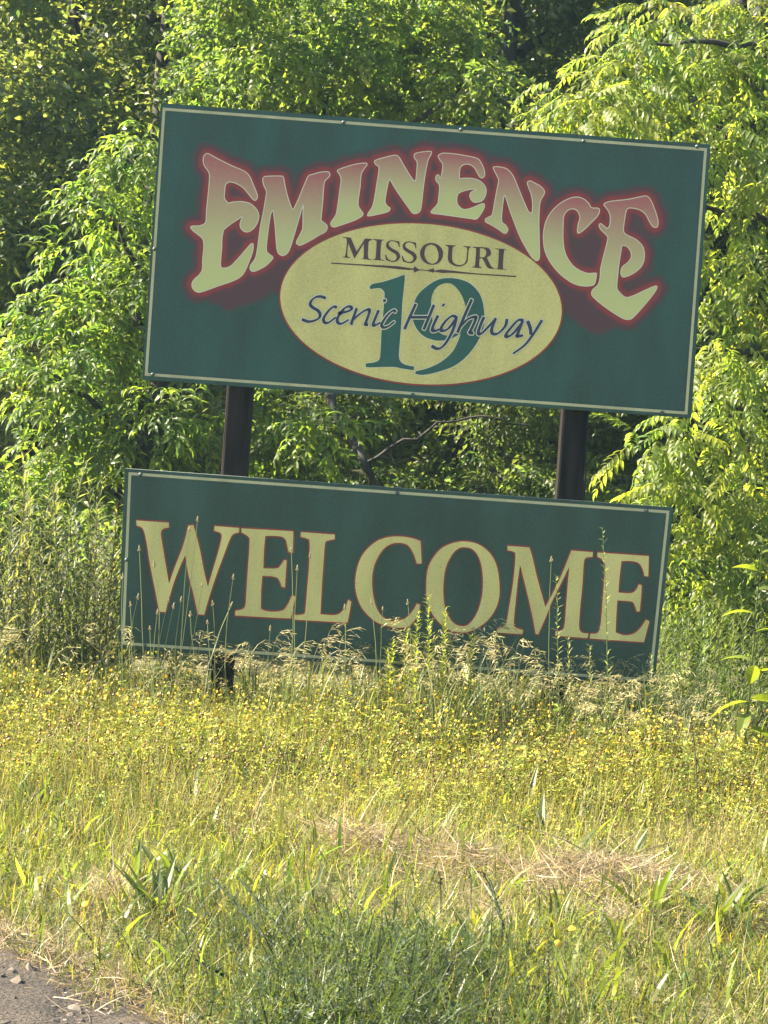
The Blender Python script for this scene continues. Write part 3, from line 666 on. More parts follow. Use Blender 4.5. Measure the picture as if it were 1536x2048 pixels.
def tube(path, r0, r1, n=5, col=(1, 1, 1)):
    P = np.asarray(path, float); m = len(P)
    t = np.gradient(P, axis=0); t /= np.maximum(np.linalg.norm(t, axis=1, keepdims=True), 1e-9)
    ref = np.array([0.31, 0.17, 0.93])
    a = np.cross(t, ref); a /= np.linalg.norm(a, axis=1, keepdims=True)
    b = np.cross(t, a)
    rr = np.linspace(r0, r1, m) if np.isscalar(r0) else np.asarray(r0)
    V = np.concatenate([P + rr[:, None] * (a * math.cos(2 * math.pi * k / n) + b * math.sin(2 * math.pi * k / n)) for k in range(n)])
    T = []
    for k in range(n):
        k2 = (k + 1) % n
        for i in range(m - 1):
            T += [(k * m + i, k2 * m + i, k2 * m + i + 1), (k * m + i, k2 * m + i + 1, k * m + i + 1)]
    return V, np.array(T), np.tile(np.array(col, float), (len(V), 1))

def xf(p, M, t): return p[0] @ np.asarray(M).T + np.asarray(t), p[1], p[2]
STEM = (0.9, 0.75, 0.7)

def spray_lance(r):
    """drooping twig with long curved narrow leaves"""
    S = Soup(); n = r.integers(6, 10); tw = 0.20
    path = [(tw * s, 0, -0.07 * s * s) for s in np.linspace(0, 1, 4)]
    S.add(*tube(path, 0.003, 0.0015, 3, STEM))
    for i in range(n):
        s = (i + 0.5) / n; side = 1 if i % 2 else -1
        az = side * (1.1 - 0.6 * s) + r.normal(0, 0.2)
        if i == n - 1: az = r.normal(0, 0.2)
        p = leaf(r.uniform(0.10, 0.155), r.uniform(0.026, 0.036), r.uniform(0.8, 1.5), 0.35, 4, np.array([1, 1, 1]) * math.exp(r.normal(0, 0.12)))
        M = rotz(np.array(az)) @ roty(np.array(-r.uniform(0.1, 0.6))) @ rotx(np.array(r.normal(0, 0.3)))
        S.add(*xf(p, M, (tw * s, 0, -0.07 * s * s)))
    return S.get()

def spray_pinnate(r):
    """compound leaf: arched stalk with pairs of leaflets"""
    S = Soup(); L = r.uniform(0.28, 0.38); n = r.integers(6, 8); dr = r.uniform(0.10, 0.2)
    f = lambda s: np.array((L * s * (1 - 0.12 * s), 0, -dr * s * s))
    S.add(*tube([f(s) for s in np.linspace(0, 1, 4)], 0.0025, 0.001, 3, STEM))
    for i in range(n):
        s = 0.18 + 0.78 * i / (n - 1)
        l = r.uniform(0.075, 0.10) * (0.75 + 0.5 * math.sin(math.pi * s))
        for sg in (1, -1):
            p = leaf(l, l * 0.32, r.uniform(0.3, 0.9), 0.25, 3, np.array([1, 1, 1]) * math.exp(r.normal(0, 0.10)))
            M = rotz(np.array(sg * (1.15 - 0.35 * s) + r.normal(0, 0.08))) @ roty(np.array(r.uniform(0.1, 0.55))) @ rotx(np.array(r.normal(0, 0.15)))
            S.add(*xf(p, M, f(s)))
    p = leaf(0.09, 0.03, 0.6, 0.25, 3); S.add(*xf(p, roty(np.array(0.6)), f(1.0)))
    return S.get()

def spray_oval(r, L=0.06, n=11, tw=0.18, seg=3):
    S = Soup()
    if seg > 2: S.add(*tube([(tw * s, 0, -0.04 * s * s) for s in np.linspace(0, 1, 3)], 0.0022, 0.001, 3, STEM))
    for i in range(n):
        s = (i + 0.3) / n
        p = leaf(r.uniform(0.8, 1.25) * L, r.uniform(0.45, 0.6) * L, r.uniform(0.2, 1.0), 0.3, seg, np.array([1, 1, 1]) * math.exp(r.normal(0, 0.13)))
        M = rotz(np.array(r.uniform(-1.6, 1.6))) @ roty(np.array(r.uniform(-0.5, 0.8))) @ rotx(np.array(r.normal(0, 0.5)))
        S.add(*xf(p, M, (tw * s, r.normal(0, 0.015), -0.04 * s * s + r.normal(0, 0.015))))
    return S.get()

def far_tuft(r, L=0.075, n=12, rad=0.14):
    S = Soup()
    for i in range(n):
        l = L * r.uniform(0.7, 1.3)
        V = np.array([(0, 0, 0), (l * .5, l * .30, l * .08), (l, 0, -l * .15), (l * .5, -l * .30, l * .08)])
        M = rotz(np.array(r.uniform(0, 6.28))) @ roty(np.array(r.uniform(-0.4, 1.0))) @ rotx(np.array(r.normal(0, 0.6)))
        S.add(V @ M.T + r.normal(0, rad * 0.5, 3), np.array([(0, 1, 2), (0, 2, 3)]), np.array([1, 1, 1]) * math.exp(r.normal(0, 0.2)))
    return S.get()

def crown_points(clumps, per, r, squash=0.85, out=None):
    """positions and outward frames of sprays on a set of round clumps"""
    pos, M = [], []
    for (cx, cy, cz, cr) in clumps:
        n = max(2, int(per * (cr / 0.18) ** 2))
        d = r.normal(0, 1, (n, 3)); d[:, 1] -= 0.35; d[:, 2] += 0.25
        if out is not None: d += np.asarray(out) * 0.5
        d /= np.linalg.norm(d, axis=1, keepdims=True)
        rad = cr * r.uniform(0.15, 1.0, (n, 1)) ** 0.6
        p = np.array([cx, cy, cz]) + d * rad * np.array([1, 1, squash])
        az = np.arctan2(d[:, 1], d[:, 0]) + r.normal(0, 0.4, n)
        pitch = np.clip(-0.5 * d[:, 2] + 0.25 + r.normal(0, 0.25, n), -0.8, 1.1)
        pos.append(p); M.append(rotz(az) @ roty(pitch) @ rotx(r.normal(0, 0.3, n)))
    return np.concatenate(pos), np.concatenate(M)

def mat4(M, t, s):
    m = np.eye(4); m[:3, :3] = M * s; m[:3, 3] = t
    return Matrix(m.tolist())

def bark_part(name, path, r0, r1, parent, n=9, jit=0.0):
    P = np.array(path, float)
    # resample and roughen
    t = np.linspace(0, len(P) - 1, (len(P) - 1) * 5 + 1)
    Q = np.stack([np.interp(t, np.arange(len(P)), P[:, k]) for k in range(3)], -1)
    Q[1:-1] += rng.normal(0, jit, Q[1:-1].shape)
    v, tt, c = tube(Q, np.linspace(r0, r1, len(Q)) * np.exp(rng.normal(0, 0.06, len(Q))), 0, n)
    return obj(name, tri_mesh(name, v, tt, M_bark, smooth=True), parent)

def leafy_tree(name, label, base, trunk, limbs, clumps, maker, per, col, scale=1.0, mat=None, out=None, n_parts=300, protos=7, group=None):
    root = thing(name, label, 'tree', base, 0, group)
    b = np.array(base, float)
    bark_part('trunk', np.array(trunk) - b, 0.11, 0.05, root, jit=0.012)
    for L in limbs:
        bark_part('limb', np.array(L[2]) - b, L[0], L[1], root, 7, 0.012)
    P = [maker(rng) for _ in range(protos)]
    # three tint families share each prototype mesh
    tints = [np.array(col) * np.array(k) for k in ((1, 1, 1), (1.22, 1.12, 0.9), (0.78, 0.86, 1.0))]
    mes = [[tri_mesh('leaf_spray', p[0], p[1], mat or M_leaf, p[2] * t) for t in tints] for p in P]
    pos, M = crown_points(clumps, per, rng, out=out)
    # the sprays nearest to the road are the ones that show largest
    order = np.argsort(pos[:, 1] + rng.normal(0, 0.15, len(pos)))
    pos, M = pos[order], M[order]
    sc = scale * rng.uniform(0.8, 1.2, len(pos))
    for i in range(min(n_parts, len(pos))):
        o = bpy.data.objects.new('leaf_spray', mes[i % protos][rng.integers(0, 3)])
        link(o, root)
        o.matrix_basis = mat4(M[i], pos[i] - b, sc[i])
    rest = np.arange(n_parts, len(pos))
    if len(rest):
        S = Soup()
        for k in range(protos):
            ii = rest[rest % protos == k]
            S.add(*scatter(P[k], M[ii] * sc[ii][:, None, None], pos[ii] - b, np.array(col) * vary(len(ii), 0.2, 0.1)))
        V, T, C = S.get()
        f = obj('foliage', tri_mesh('foliage', V, T, mat or M_leaf, C), root); f['kind'] = 'stuff'
    return root

# leaf clumps of the three near trees: x, y, z, radius in metres
LEFT_CLUMPS = [ (-1.42,2.64,2.72,0.18),(-1.55,2.77,2.59,0.18),(-1.43,3.03,2.53,0.15),(-1.63,2.41,2.35,0.19),(-1.46,2.66,2.30,0.16),(-1.83,3.40,2.17,0.17),(-1.63,3.24,2.12,0.17),(-1.43,3.04,2.07,0.15),(-1.88,3.03,1.90,0.20),(-1.67,2.92,1.83,0.19),(-1.48,3.07,1.85,0.15),(-1.97,3.16,1.69,0.18),(-1.74,2.70,1.61,0.15),(-1.60,3.27,1.62,0.17),(-1.41,3.12,1.66,0.20),(-1.91,3.11,1.50,0.20),(-1.85,2.79,1.37,0.19),(-1.63,2.84,1.37,0.20),(-1.46,3.28,1.41,0.15),(-1.20,2.54,1.35,0.16),(-1.89,3.37,1.08,0.17),(-1.74,3.03,1.09,0.16),(-1.52,2.91,1.14,0.17),(-1.29,2.75,1.16,0.18),(-1.06,2.98,1.19,0.20),(-0.66,3.08,1.30,0.20),(-0.55,3.26,1.14,0.20),(-2.04,3.07,0.87,0.15),(-1.84,3.26,0.82,0.20),(-1.59,3.30,0.90,0.18),(-2.20,3.11,0.72,0.16),(-2.01,3.23,0.59,0.18),(-1.70,2.68,0.59,0.15),(-1.54,3.25,0.62,0.20),(-0.37,2.49,1.28,0.19),(-1.05,2.81,1.66,0.15),(-1.21,2.69,2.02,0.19),(-1.13,3.27,2.35,0.15) ]
RIGHT_CLUMPS = [ (1.75,2.46,3.62,0.16),(1.59,2.61,3.57,0.18),(1.42,2.83,3.64,0.23),(1.17,2.31,3.48,0.23),(1.06,2.03,3.26,0.17),(1.30,2.44,3.32,0.16),(0.86,1.88,3.08,0.19),(0.80,2.45,3.01,0.17),(0.93,1.66,2.95,0.22),(1.13,2.04,3.03,0.23),(1.40,2.86,3.15,0.19),(1.52,2.24,3.27,0.20),(1.75,2.50,3.34,0.20),(1.91,2.38,3.47,0.20),(1.79,2.92,3.14,0.20),(1.89,2.20,3.06,0.21),(1.57,1.93,2.86,0.18),(1.87,2.97,2.88,0.20),(1.71,2.37,2.64,0.16),(1.88,2.18,2.57,0.20),(1.60,1.63,2.39,0.20),(1.86,2.49,2.32,0.17),(1.68,2.48,2.15,0.19),(1.86,2.55,2.06,0.18),(2.01,2.59,2.20,0.21),(1.59,1.63,1.84,0.17),(1.83,2.55,1.76,0.23),(1.92,1.95,1.72,0.19),(1.67,2.43,1.59,0.18),(1.50,2.11,1.37,0.18),(1.37,2.12,1.31,0.20),(1.69,2.02,1.39,0.19),(1.95,2.68,1.40,0.16),(1.62,2.40,1.17,0.21),(1.77,2.03,1.14,0.18),(2.06,2.73,1.13,0.18),(1.47,1.86,1.05,0.19),(1.69,2.58,0.90,0.17),(1.84,2.05,0.94,0.18),(2.12,2.77,0.84,0.19),(1.64,2.80,0.72,0.17),(1.73,2.07,0.69,0.20),(2.04,2.84,0.61,0.19),(2.03,1.92,1.88,0.17),(2.01,2.34,2.79,0.17),(2.23,2.73,1.09,0.22),(1.59,1.86,0.57,0.18),(1.90,2.73,0.44,0.20) ]
MID_CLUMPS = [ (-1.32,5.17,3.64,0.21),(-1.15,4.36,3.64,0.21),(-1.22,5.15,3.49,0.21),(-1.05,4.62,3.29,0.22),(-1.29,4.70,3.19,0.22),(-0.96,5.30,3.68,0.20),(-0.86,4.21,3.35,0.26),(-0.78,5.26,3.78,0.26),(-0.71,4.72,3.48,0.26),(-0.84,5.31,3.29,0.20),(-0.58,5.09,3.65,0.25),(-0.53,5.00,3.40,0.23),(-0.36,4.55,3.69,0.21),(-0.34,4.47,3.45,0.19),(-0.39,4.91,3.28,0.21),(-0.14,5.17,3.63,0.19),(-0.15,5.28,3.33,0.24),(0.03,5.31,3.78,0.26),(0.08,5.28,3.50,0.23),(-1.10,4.22,3.83,0.24),(-0.73,4.41,3.88,0.21),(-0.35,5.00,3.99,0.23),(0.04,4.70,3.95,0.26),(0.28,4.93,3.67,0.21),(0.33,4.50,3.32,0.25) ]


leafy_tree('young_tree', 'young tree with long drooping yellow-green leaves standing left of the sign', (-1.35, 3.0, 0.0),
           [(-1.35, 3.0, -0.1), (-1.30, 3.0, 1.0), (-1.18, 2.95, 2.0), (-1.12, 2.9, 2.8)],
           [(0.03, 0.008, [(-1.30, 3.0, 0.9), (-1.6, 2.9, 1.3), (-1.9, 2.8, 1.5)]), (0.03, 0.008, [(-1.27, 3.0, 1.3), (-0.9, 2.9, 1.6), (-0.55, 2.8, 1.7)]),
            (0.025, 0.006, [(-1.2, 2.95, 1.8), (-1.5, 2.85, 2.2), (-1.6, 2.8, 2.4)])],
           LEFT_CLUMPS, spray_lance, 25, (0.074, 0.112, 0.023), 0.74)
leafy_tree('feather_leaved_tree', 'tall bright tree with feather-like compound leaves leaning in from the right edge', (2.35, 2.6, 0.0),
           [(2.35, 2.6, -0.1), (2.25, 2.55, 1.5), (2.15, 2.5, 3.0), (2.05, 2.4, 4.2)],
           [(0.035, 0.008, [(2.18, 2.5, 3.3), (1.75, 2.35, 3.45), (1.2, 2.2, 3.4)]), (0.03, 0.01, [(2.2, 2.5, 2.4), (1.8, 2.3, 2.55), (1.5, 2.2, 2.6)]),
            (0.03, 0.008, [(2.2, 2.55, 1.75), (1.85, 2.3, 1.85), (1.55, 2.2, 1.85)]), (0.03, 0.008, [(2.25, 2.55, 1.1), (1.9, 2.3, 1.2), (1.6, 2.1, 1.0)])],
           RIGHT_CLUMPS, spray_pinnate, 20, (0.102, 0.134, 0.027), 0.70)
leafy_tree('round_leaved_tree', 'sunlit tree with small oval leaves rising above the top edge of the sign', (-0.45, 5.2, 0.0),
           [(-0.45, 5.2, -0.1), (-0.4, 5.15, 1.2), (-0.5, 5.1, 2.4), (-0.6, 5.0, 3.6)],
           [(0.032, 0.022, [(-0.45, 5.1, 2.1), (-0.36, 3.10, 1.46), (-0.11, 2.95, 1.09), (0.09, 2.90, 0.87)]), (0.010, 0.004, [(-0.12, 2.93, 1.11), (0.21, 2.90, 1.34), (0.48, 2.85, 1.41), (0.75, 2.85, 1.38)]), (0.03, 0.01, [(-0.5, 5.1, 2.6), (0.1, 4.9, 3.2), (0.5, 4.8, 3.6)]),
            (0.03, 0.01, [(-0.5, 5.1, 2.5), (-0.9, 4.9, 3.1), (-1.1, 4.7, 3.5)])],
           MID_CLUMPS, spray_oval, 46, (0.078, 0.112, 0.027), 0.82)

# background trees: each its own trunk and crown of small leaves
def far_tree(i, x, y, h, rad, col, label, group, low=0.0, L=0.064, dens=1.0):
    root = thing('forest_tree', label, 'tree', (x, y, 0), 0, group)
    bark_part('trunk', [(0, 0, -0.3), (rng.normal(0, .1), 0, h * 0.4), (rng.normal(0, .2), 0, h * 0.95)], 0.13, 0.03, root, 7, 0.02)
    for k in range(4):
        a = rng.uniform(0, 6.28); z = h * rng.uniform(0.25, 0.7)
        bark_part('limb', [(0, 0, z), (0.5 * rad * math.cos(a), 0.5 * rad * math.sin(a), z + 0.4), (0.9 * rad * math.cos(a), 0.9 * rad * math.sin(a), z + 0.7)], 0.04, 0.01, root, 5, 0.02)
    # irregular clumps through the crown
    ncl = int(34 * dens * h * rad / 6)
    cl = []
    for k in range(ncl):
        u = rng.normal(0, 1, 3); u /= np.linalg.norm(u); q = rng.uniform(0.35, 1) ** 0.5
        zz = low + (h - low) * (0.5 + 0.5 * u[2] * q)
        wd = rad * (0.55 + 0.45 * math.sin(math.pi * min(1, (zz - low) / (h - low)) ** 0.8))
        cl.append((u[0] * q * wd, u[1] * q * wd, zz, rng.uniform(0.22, 0.42)))
    P = [far_tuft(rng, L) for _ in range(4)]
    pos, M = crown_points(cl, 17, rng)
    S = Soup(); idx = rng.integers(0, 4, len(pos))
    for k in range(4):
        ii = np.where(idx == k)[0]
        S.add(*scatter(P[k], M[ii] * rng.uniform(0.8, 1.25, (len(ii), 1, 1)), pos[ii], np.array(col) * vary(len(ii), 0.2, 0.1)))
    V, T, C = S.get()
    f = obj('crown', tri_mesh('crown', V, T, M_far_leaf, C), root); f['kind'] = 'stuff'
    return root

FAR = [
    (-3.4, 6.8, 5.4, 1.25, 0.2, 'dark green forest tree at the far left edge behind the drooping young tree'),
    (-1.9, 7.6, 6.0, 1.3, 0.2, 'dark forest tree in the top left corner above the young tree'),
    (-0.6, 7.2, 6.2, 1.3, 0.1, 'shaded forest tree behind the left half of the sign'),
    (0.7, 7.0, 6.0, 1.3, 0.1, 'shaded forest tree behind the middle of the sign'),
    (2.0, 7.2, 6.4, 1.3, 0.1, 'forest tree between the sign and the bright tree at the right'),
    (3.3, 6.6, 6.0, 1.3, 0.1, 'forest tree half hidden behind the bright feather-leaved tree'),
    (-2.75, 9.0, 6.6, 1.5, 0.3, 'taller forest tree in the second row, filling the top left background'),
    (-4.6, 10.2, 7.0, 1.6, 0.2, 'rear forest tree farthest to the left'),
    (-1.2, 9.9, 7.6, 1.6, 0.3, 'rear forest tree behind the left part of the sign top'),
    (0.6, 10.0, 7.8, 1.6, 0.3, 'rear forest tree behind the middle of the sign top'),
    (2.4, 9.8, 7.5, 1.6, 0.3, 'rear forest tree behind the right end of the sign'),
    (4.6, 8.4, 6.8, 1.5, 0.2, 'forest tree in the second row beyond the right edge'),
    (5.6, 10.6, 8.0, 1.7, 0.3, 'rear forest tree farthest to the right'),
    (-6.4, 12.4, 7.0, 1.6, 0.3, 'distant forest tree out past the left edge')]
for i, (x, y, h, r_, lowz, lab) in enumerate(FAR):
    far_tree(i, x, y, h, r_, (0.082, 0.108, 0.044) if x < -0.2 else (0.066, 0.088, 0.030), lab, 'forest trees behind the sign', lowz, dens=1.15 if i < 7 else 0.5)  # left trees: brighter light put into a lighter leaf tint

# distant wood covering the slope, reads as one mass
n = 3600
P = [far_tuft(rng, 0.16, 12, 0.4) for _ in range(4)]
pos = np.stack([rng.uniform(-14, 13, n), rng.uniform(11.0, 17.0, n), rng.uniform(0, 1, n)], -1)
pos[:, 2] = hz(pos[:, 0], pos[:, 1]) + pos[:, 2] * 5.5
S = Soup(); idx = rng.integers(0, 4, n)
M = rotz(rng.uniform(0, 6.28, n)) @ roty(rng.normal(0, 0.4, n))
for k in range(4):
    ii = np.where(idx == k)[0]; S.add(*scatter(P[k], M[ii] * 1.3, pos[ii], np.array((0.055, 0.078, 0.030)) * vary(len(ii), 0.25, 0.1)))
V, T, C = S.get(); tag(obj('distant_wood', tri_mesh('distant_wood', V, T, M_far_leaf, C)), kind='stuff')

# low brush behind and beside the sign
def brush(name, label, cl, col, L, n):
    root = thing(name, label, 'bush', (cl[0][0], cl[0][1], 0), 0)
    b = np.array((cl[0][0], cl[0][1], 0))
    for k in range(5):
        q = cl[k % len(cl)]
        bark_part('stem', [(rng.normal(0, .1), rng.normal(0, .1), -0.05), (0.5 * (q[0] - b[0]), 0.5 * (q[1] - b[1]), 0.5 * q[2]), (q[0] - b[0], q[1] - b[1], q[2])], 0.012, 0.004, root, 5, 0.01)
    P = [spray_oval(rng, L, 10, 0.15, 2) for _ in range(4)]
    pos, M = crown_points(cl, n, rng)
    S = Soup(); idx = rng.integers(0, 4, len(pos))
    for k in range(4):
        ii = np.where(idx == k)[0]
        S.add(*scatter(P[k], M[ii], pos[ii] - b, np.array(col) * vary(len(ii), 0.22, 0.1)))
    V, T, C = S.get()
    f = obj('foliage', tri_mesh('foliage', V, T, M_leaf, C), root); f['kind'] = 'stuff'
def ball(x0, x1, y0, y1, z0, z1, n, r): return [(rng.uniform(x0, x1), rng.uniform(y0, y1), rng.uniform(z0, z1), r * rng.uniform(.8, 1.2)) for _ in range(n)]
brush('bush', 'shaded bush seen in the gap between the two sign panels', ball(-0.9, 0.9, 3.2, 4.2, 0.2, 1.9, 26, 0.26), (0.050, 0.070, 0.022), 0.055, 26)
brush('bush', 'leafy bush to the right of the WELCOME panel at the edge of the trees', ball(1.25, 2.6, 1.6, 2.6, 0.0, 0.75, 22, 0.2), (0.060, 0.085, 0.022), 0.055, 26)
brush('bush', 'bush low in the gap behind the right post', ball(0.7, 1.7, 3.0, 3.9, 0.2, 1.9, 16, 0.24), (0.052, 0.075, 0.022), 0.055, 26)
brush('bush', 'dark bush behind the tall weeds at the left edge', ball(-2.6, -1.1, 1.9, 2.8, 0.0, 0.75, 20, 0.22), (0.050, 0.075, 0.022), 0.06, 26)


HAZE = 0.0007  # thin bluish volume added to lift the shadows, like a veil through glass
if HAZE:
    bm = box_bm(-45, 45, -30, 45, -6.5, 21, 0)
    m = bpy.data.materials.new('veil_haze'); m.use_nodes = True
    n = m.node_tree.nodes; n.remove(n['Principled BSDF'])
    pv = n.new('ShaderNodeVolumePrincipled'); pv.inputs['Color'].default_value = (0.50, 0.80, 1.0, 1); pv.inputs['Density'].default_value = HAZE
    pv.inputs['Anisotropy'].default_value = 0.3
    m.node_tree.links.new(pv.outputs[0], n['Material Output'].inputs['Volume'])
    tag(bm_obj('veil_haze', bm, m), kind='stuff')
SEED_STALKS = [(-0.978,-0.233,-1.054,0.75), (-0.992,-0.197,-0.984,0.683), (-0.884,-0.181,-0.817,0.892), (-0.832,-0.137,-0.848,0.848), (-0.911,-0.198,-0.916,0.533), (-0.886,-0.143,-0.899,0.501), (-0.904,-0.411,-0.945,0.491), (-0.866,-0.28,-0.767,0.616), (-0.805,-0.137,-0.864,0.535), (-0.8,-0.225,-0.814,0.477), (-0.677,-0.15,-0.719,0.528), (-0.694,-0.386,-0.728,0.466), (-0.578,-0.279,-0.635,0.659), (-1,-0.346,-1.043,0.546), (-0.682,-0.257,-0.64,0.536), (-0.377,-0.248,-0.392,0.8), (-0.283,-0.416,-0.353,0.728), (-0.315,-0.355,-0.305,0.78), (0.019,-0.336,-0.022,0.599), (0.054,-0.145,0.025,0.563), (0.177,-0.19,0.135,0.599), (-1.054,-0.372,-1.105,0.631), (-1.026,-0.181,-1.078,0.498), (-0.954,-0.378,-0.973,0.423), (-0.475,-0.235,-0.46,0.444), (-0.124,-0.382,-0.137,0.568), (0.807,-0.419,0.734,0.845)]
BROME_SIGN = [(-0.455,-0.201,-0.432,0.503), (-0.327,-0.466,-0.319,0.425), (-0.274,-0.464,-0.239,0.507), (-0.214,-0.157,-0.216,0.544), (-0.17,-0.201,-0.148,0.53), (-0.672,-0.434,-0.683,0.363), (-0.548,-0.165,-0.591,0.384), (-0.504,-0.334,-0.512,0.388), (-0.43,-0.279,-0.44,0.355), (-0.241,-0.468,-0.274,0.396), (-0.104,-0.174,-0.109,0.436), (-0.365,-0.274,-0.362,0.328), (0.247,-0.163,0.259,0.54), (0.291,-0.193,0.311,0.564), (0.307,-0.43,0.323,0.491), (0.534,-0.406,0.451,0.526), (0.584,-0.484,0.534,0.539), (0.648,-0.492,0.61,0.528), (0.604,-0.524,0.543,0.397), (0.436,-0.429,0.397,0.377), (0.777,-0.309,0.73,0.477), (0.815,-0.549,0.776,0.417), (0.898,-0.279,0.904,0.377), (0.673,-0.415,0.638,0.339), (-0.005,-0.426,-0.015,0.39), (0.038,-0.223,0.032,0.329), (0.19,-0.358,0.161,0.352)]
BROME_RIGHT = [(1.16,-0.858,1.125,0.302), (1.574,0.199,1.491,0.373), (1.716,0.164,1.681,0.404), (1.526,-0.568,1.458,0.3), (0.972,-0.581,0.957,0.3), (1.175,-0.694,1.177,0.3), (1.017,-0.734,0.919,0.429), (1.19,0.14,1.135,0.3), (1.101,-0.551,1.08,0.3), (1.52,-1.166,1.507,0.3), (1.294,-0.127,1.21,0.3), (1.357,-0.758,1.283,0.3), (1.117,-0.138,1.054,0.3), (1.594,-0.304,1.522,0.3), (1.025,-0.755,0.961,0.3), (1.009,-0.879,0.971,0.343), (1.475,-0.145,1.412,0.3), (1.247,-0.859,1.153,0.3), (1.379,-0.325,1.329,0.319), (1.124,-1.283,1.079,0.451), (1.014,-0.924,0.953,0.415), (1.495,-0.606,1.417,0.3), (1.131,-0.329,1.055,0.397), (1.64,-0.778,1.583,0.308), (1.322,-0.193,1.243,0.327), (1.41,-0.775,1.329,0.3), (1.366,0.005,1.303,0.3), (1.14,0.164,1.045,0.3), (1.007,-0.523,0.963,0.3), (1.52,-1.051,1.44,0.47), (1.564,0.106,1.527,0.3), (1.475,-0.263,1.409,0.3), (1.039,-0.204,1.038,0.3), (1.136,-0.129,1.086,0.3)]
LEAFY_STALKS = [(0.097,-0.3,0.078,0.446), (0.153,-0.374,0.133,0.5), (0.249,-0.313,0.218,0.654), (0.324,-0.268,0.296,0.606), (0.44,-0.309,0.421,0.498), (0.071,-0.284,0.059,0.403), (0.194,-0.492,0.175,0.593), (1.041,-0.452,0.941,1.014), (0.832,-0.368,0.762,0.79), (0.875,-0.305,0.836,0.528), (1.201,-0.434,1.193,0.479), (0.976,-0.294,0.938,0.491)]
TALL_WEEDS = [(-1.751,0.623,-1.725,0.609), (-1.629,0.504,-1.62,0.659), (-1.493,0.191,-1.475,0.768), (-1.42,0.388,-1.407,0.781), (-1.312,0.295,-1.285,0.827), (-1.256,0.499,-1.26,0.767), (-1.326,0.609,-1.349,0.614), (-1.472,0.328,-1.523,0.574), (-1.604,0.15,-1.611,0.512), (-1.202,0.359,-1.209,0.691), (-1.382,0.236,-1.427,0.655), (-1.749,0.43,-1.722,0.436), (-1.613,0.61,-1.591,0.385), (-1.379,0.559,-1.379,0.452), (-1.226,0.586,-1.282,0.527), (-1.506,0.764,-1.513,0.355), (-1.669,0.76,-1.696,0.271), (-1.306,0.427,-1.289,0.353)]
BROAD_LEAF = [(-0.919,-1.28,1.5), (-0.588,-2.844,1.5), (-0.883,-1.102,0.8), (-0.471,-3.335,0.8), (-0.386,-2.862,0.8), (-0.649,-4.428,1.9), (-0.527,-4.379,1.7), (-0.561,-4.787,1.8), (-0.13,-4.462,0.9), (0.602,-2.27,1.6), (0.638,-2.829,1.4), (0.536,-2.539,0.8), (0.682,-3.706,1.5), (0.872,-3.534,1.5), (1.128,-2.929,1), (0.872,-4.463,1.6), (1.048,-4.547,1.8), (1.135,-4.363,1.1), (0.473,-1.958,0.8), (0.847,-1.771,0.7), (-1.398,-1.239,1.2), (-1.125,-3.103,1.1), (-0.935,-3.444,0.9), (0.103,-2.628,0.8), (-0.076,-1.562,0.6), (-0.327,-1.695,0.6), (0.299,-3.589,0.8), (0.601,-4.566,0.9), (0.743,-4.805,0.9), (-0.258,-4.892,1), (-1.117,-2.114,0.8), (0.188,-0.145,0.6), (0.527,0.054,0.7), (1.362,-0.801,0.8), (-1.634,0.244,1.1), (-0.255,-3.541,0.7), (0.036,-3.208,0.7), (1.446,-1.864,0.8)]
WEED_STALKS = [(-0.099,-5.533,-0.388,0.22), (-0.077,-5.401,-0.322,0.2), (-0.21,-5.661,-0.392,0.1), (0.438,-5.346,0.366,0.2)]
FLOWERS = [(-0.009,-5.532,0.09), (0.003,-5.792,0.09), (0.01,-5.414,0.09), (-0.917,-4.602,0.09), (0.543,-5.278,0.09), (0.593,-5.065,0.09), (-0.74,-5.039,0.09)]
STONES = [(-0.721,-5.906,0.022), (-0.879,-5.497,0.009), (-0.811,-5.629,0.008), (-0.773,-6.024,0.014), (-0.677,-6.019,0.012), (-0.914,-5.313,0.007), (-0.759,-5.792,0.007), (-0.684,-5.736,0.006), (-0.627,-5.919,0.008), (-0.825,-5.814,0.008), (-0.744,-6.069,0.012), (-0.591,-6.04,0.009), (-0.734,-5.633,0.006), (-0.818,-6.066,0.013), (-0.835,-5.638,0.005), (-0.64,-6.034,0.009), (-0.721,-6.007,0.01), (-0.813,-5.954,0.009), (-0.684,-5.853,0.006), (-0.845,-5.354,0.006)]
# [ 1.51291133 -0.75        0.76569544] [ 1.57201822 -0.75        0.17810337] [ 0.75572811 -4.02675371  0.        ] [-0.19035443 -3.51215009  0.        ] [ 0.93206958 -3.78231569  0.        ] [1.75872351 0.77840958 0.        ]
DARK_STALKS = [(-1.107,-1.686,0.174), (-0.775,-0.539,0.256), (-0.4,-2.577,0.125), (-0.292,-2.34,0.237), (-0.264,-2.199,0.222), (-0.057,-2.704,0.167), (0.253,-4.47,0.146), (0.421,-4.817,0.21), (0.92,-2.7,0.106), (1.003,-2.772,0.14), (1.255,-2.079,0.448)]

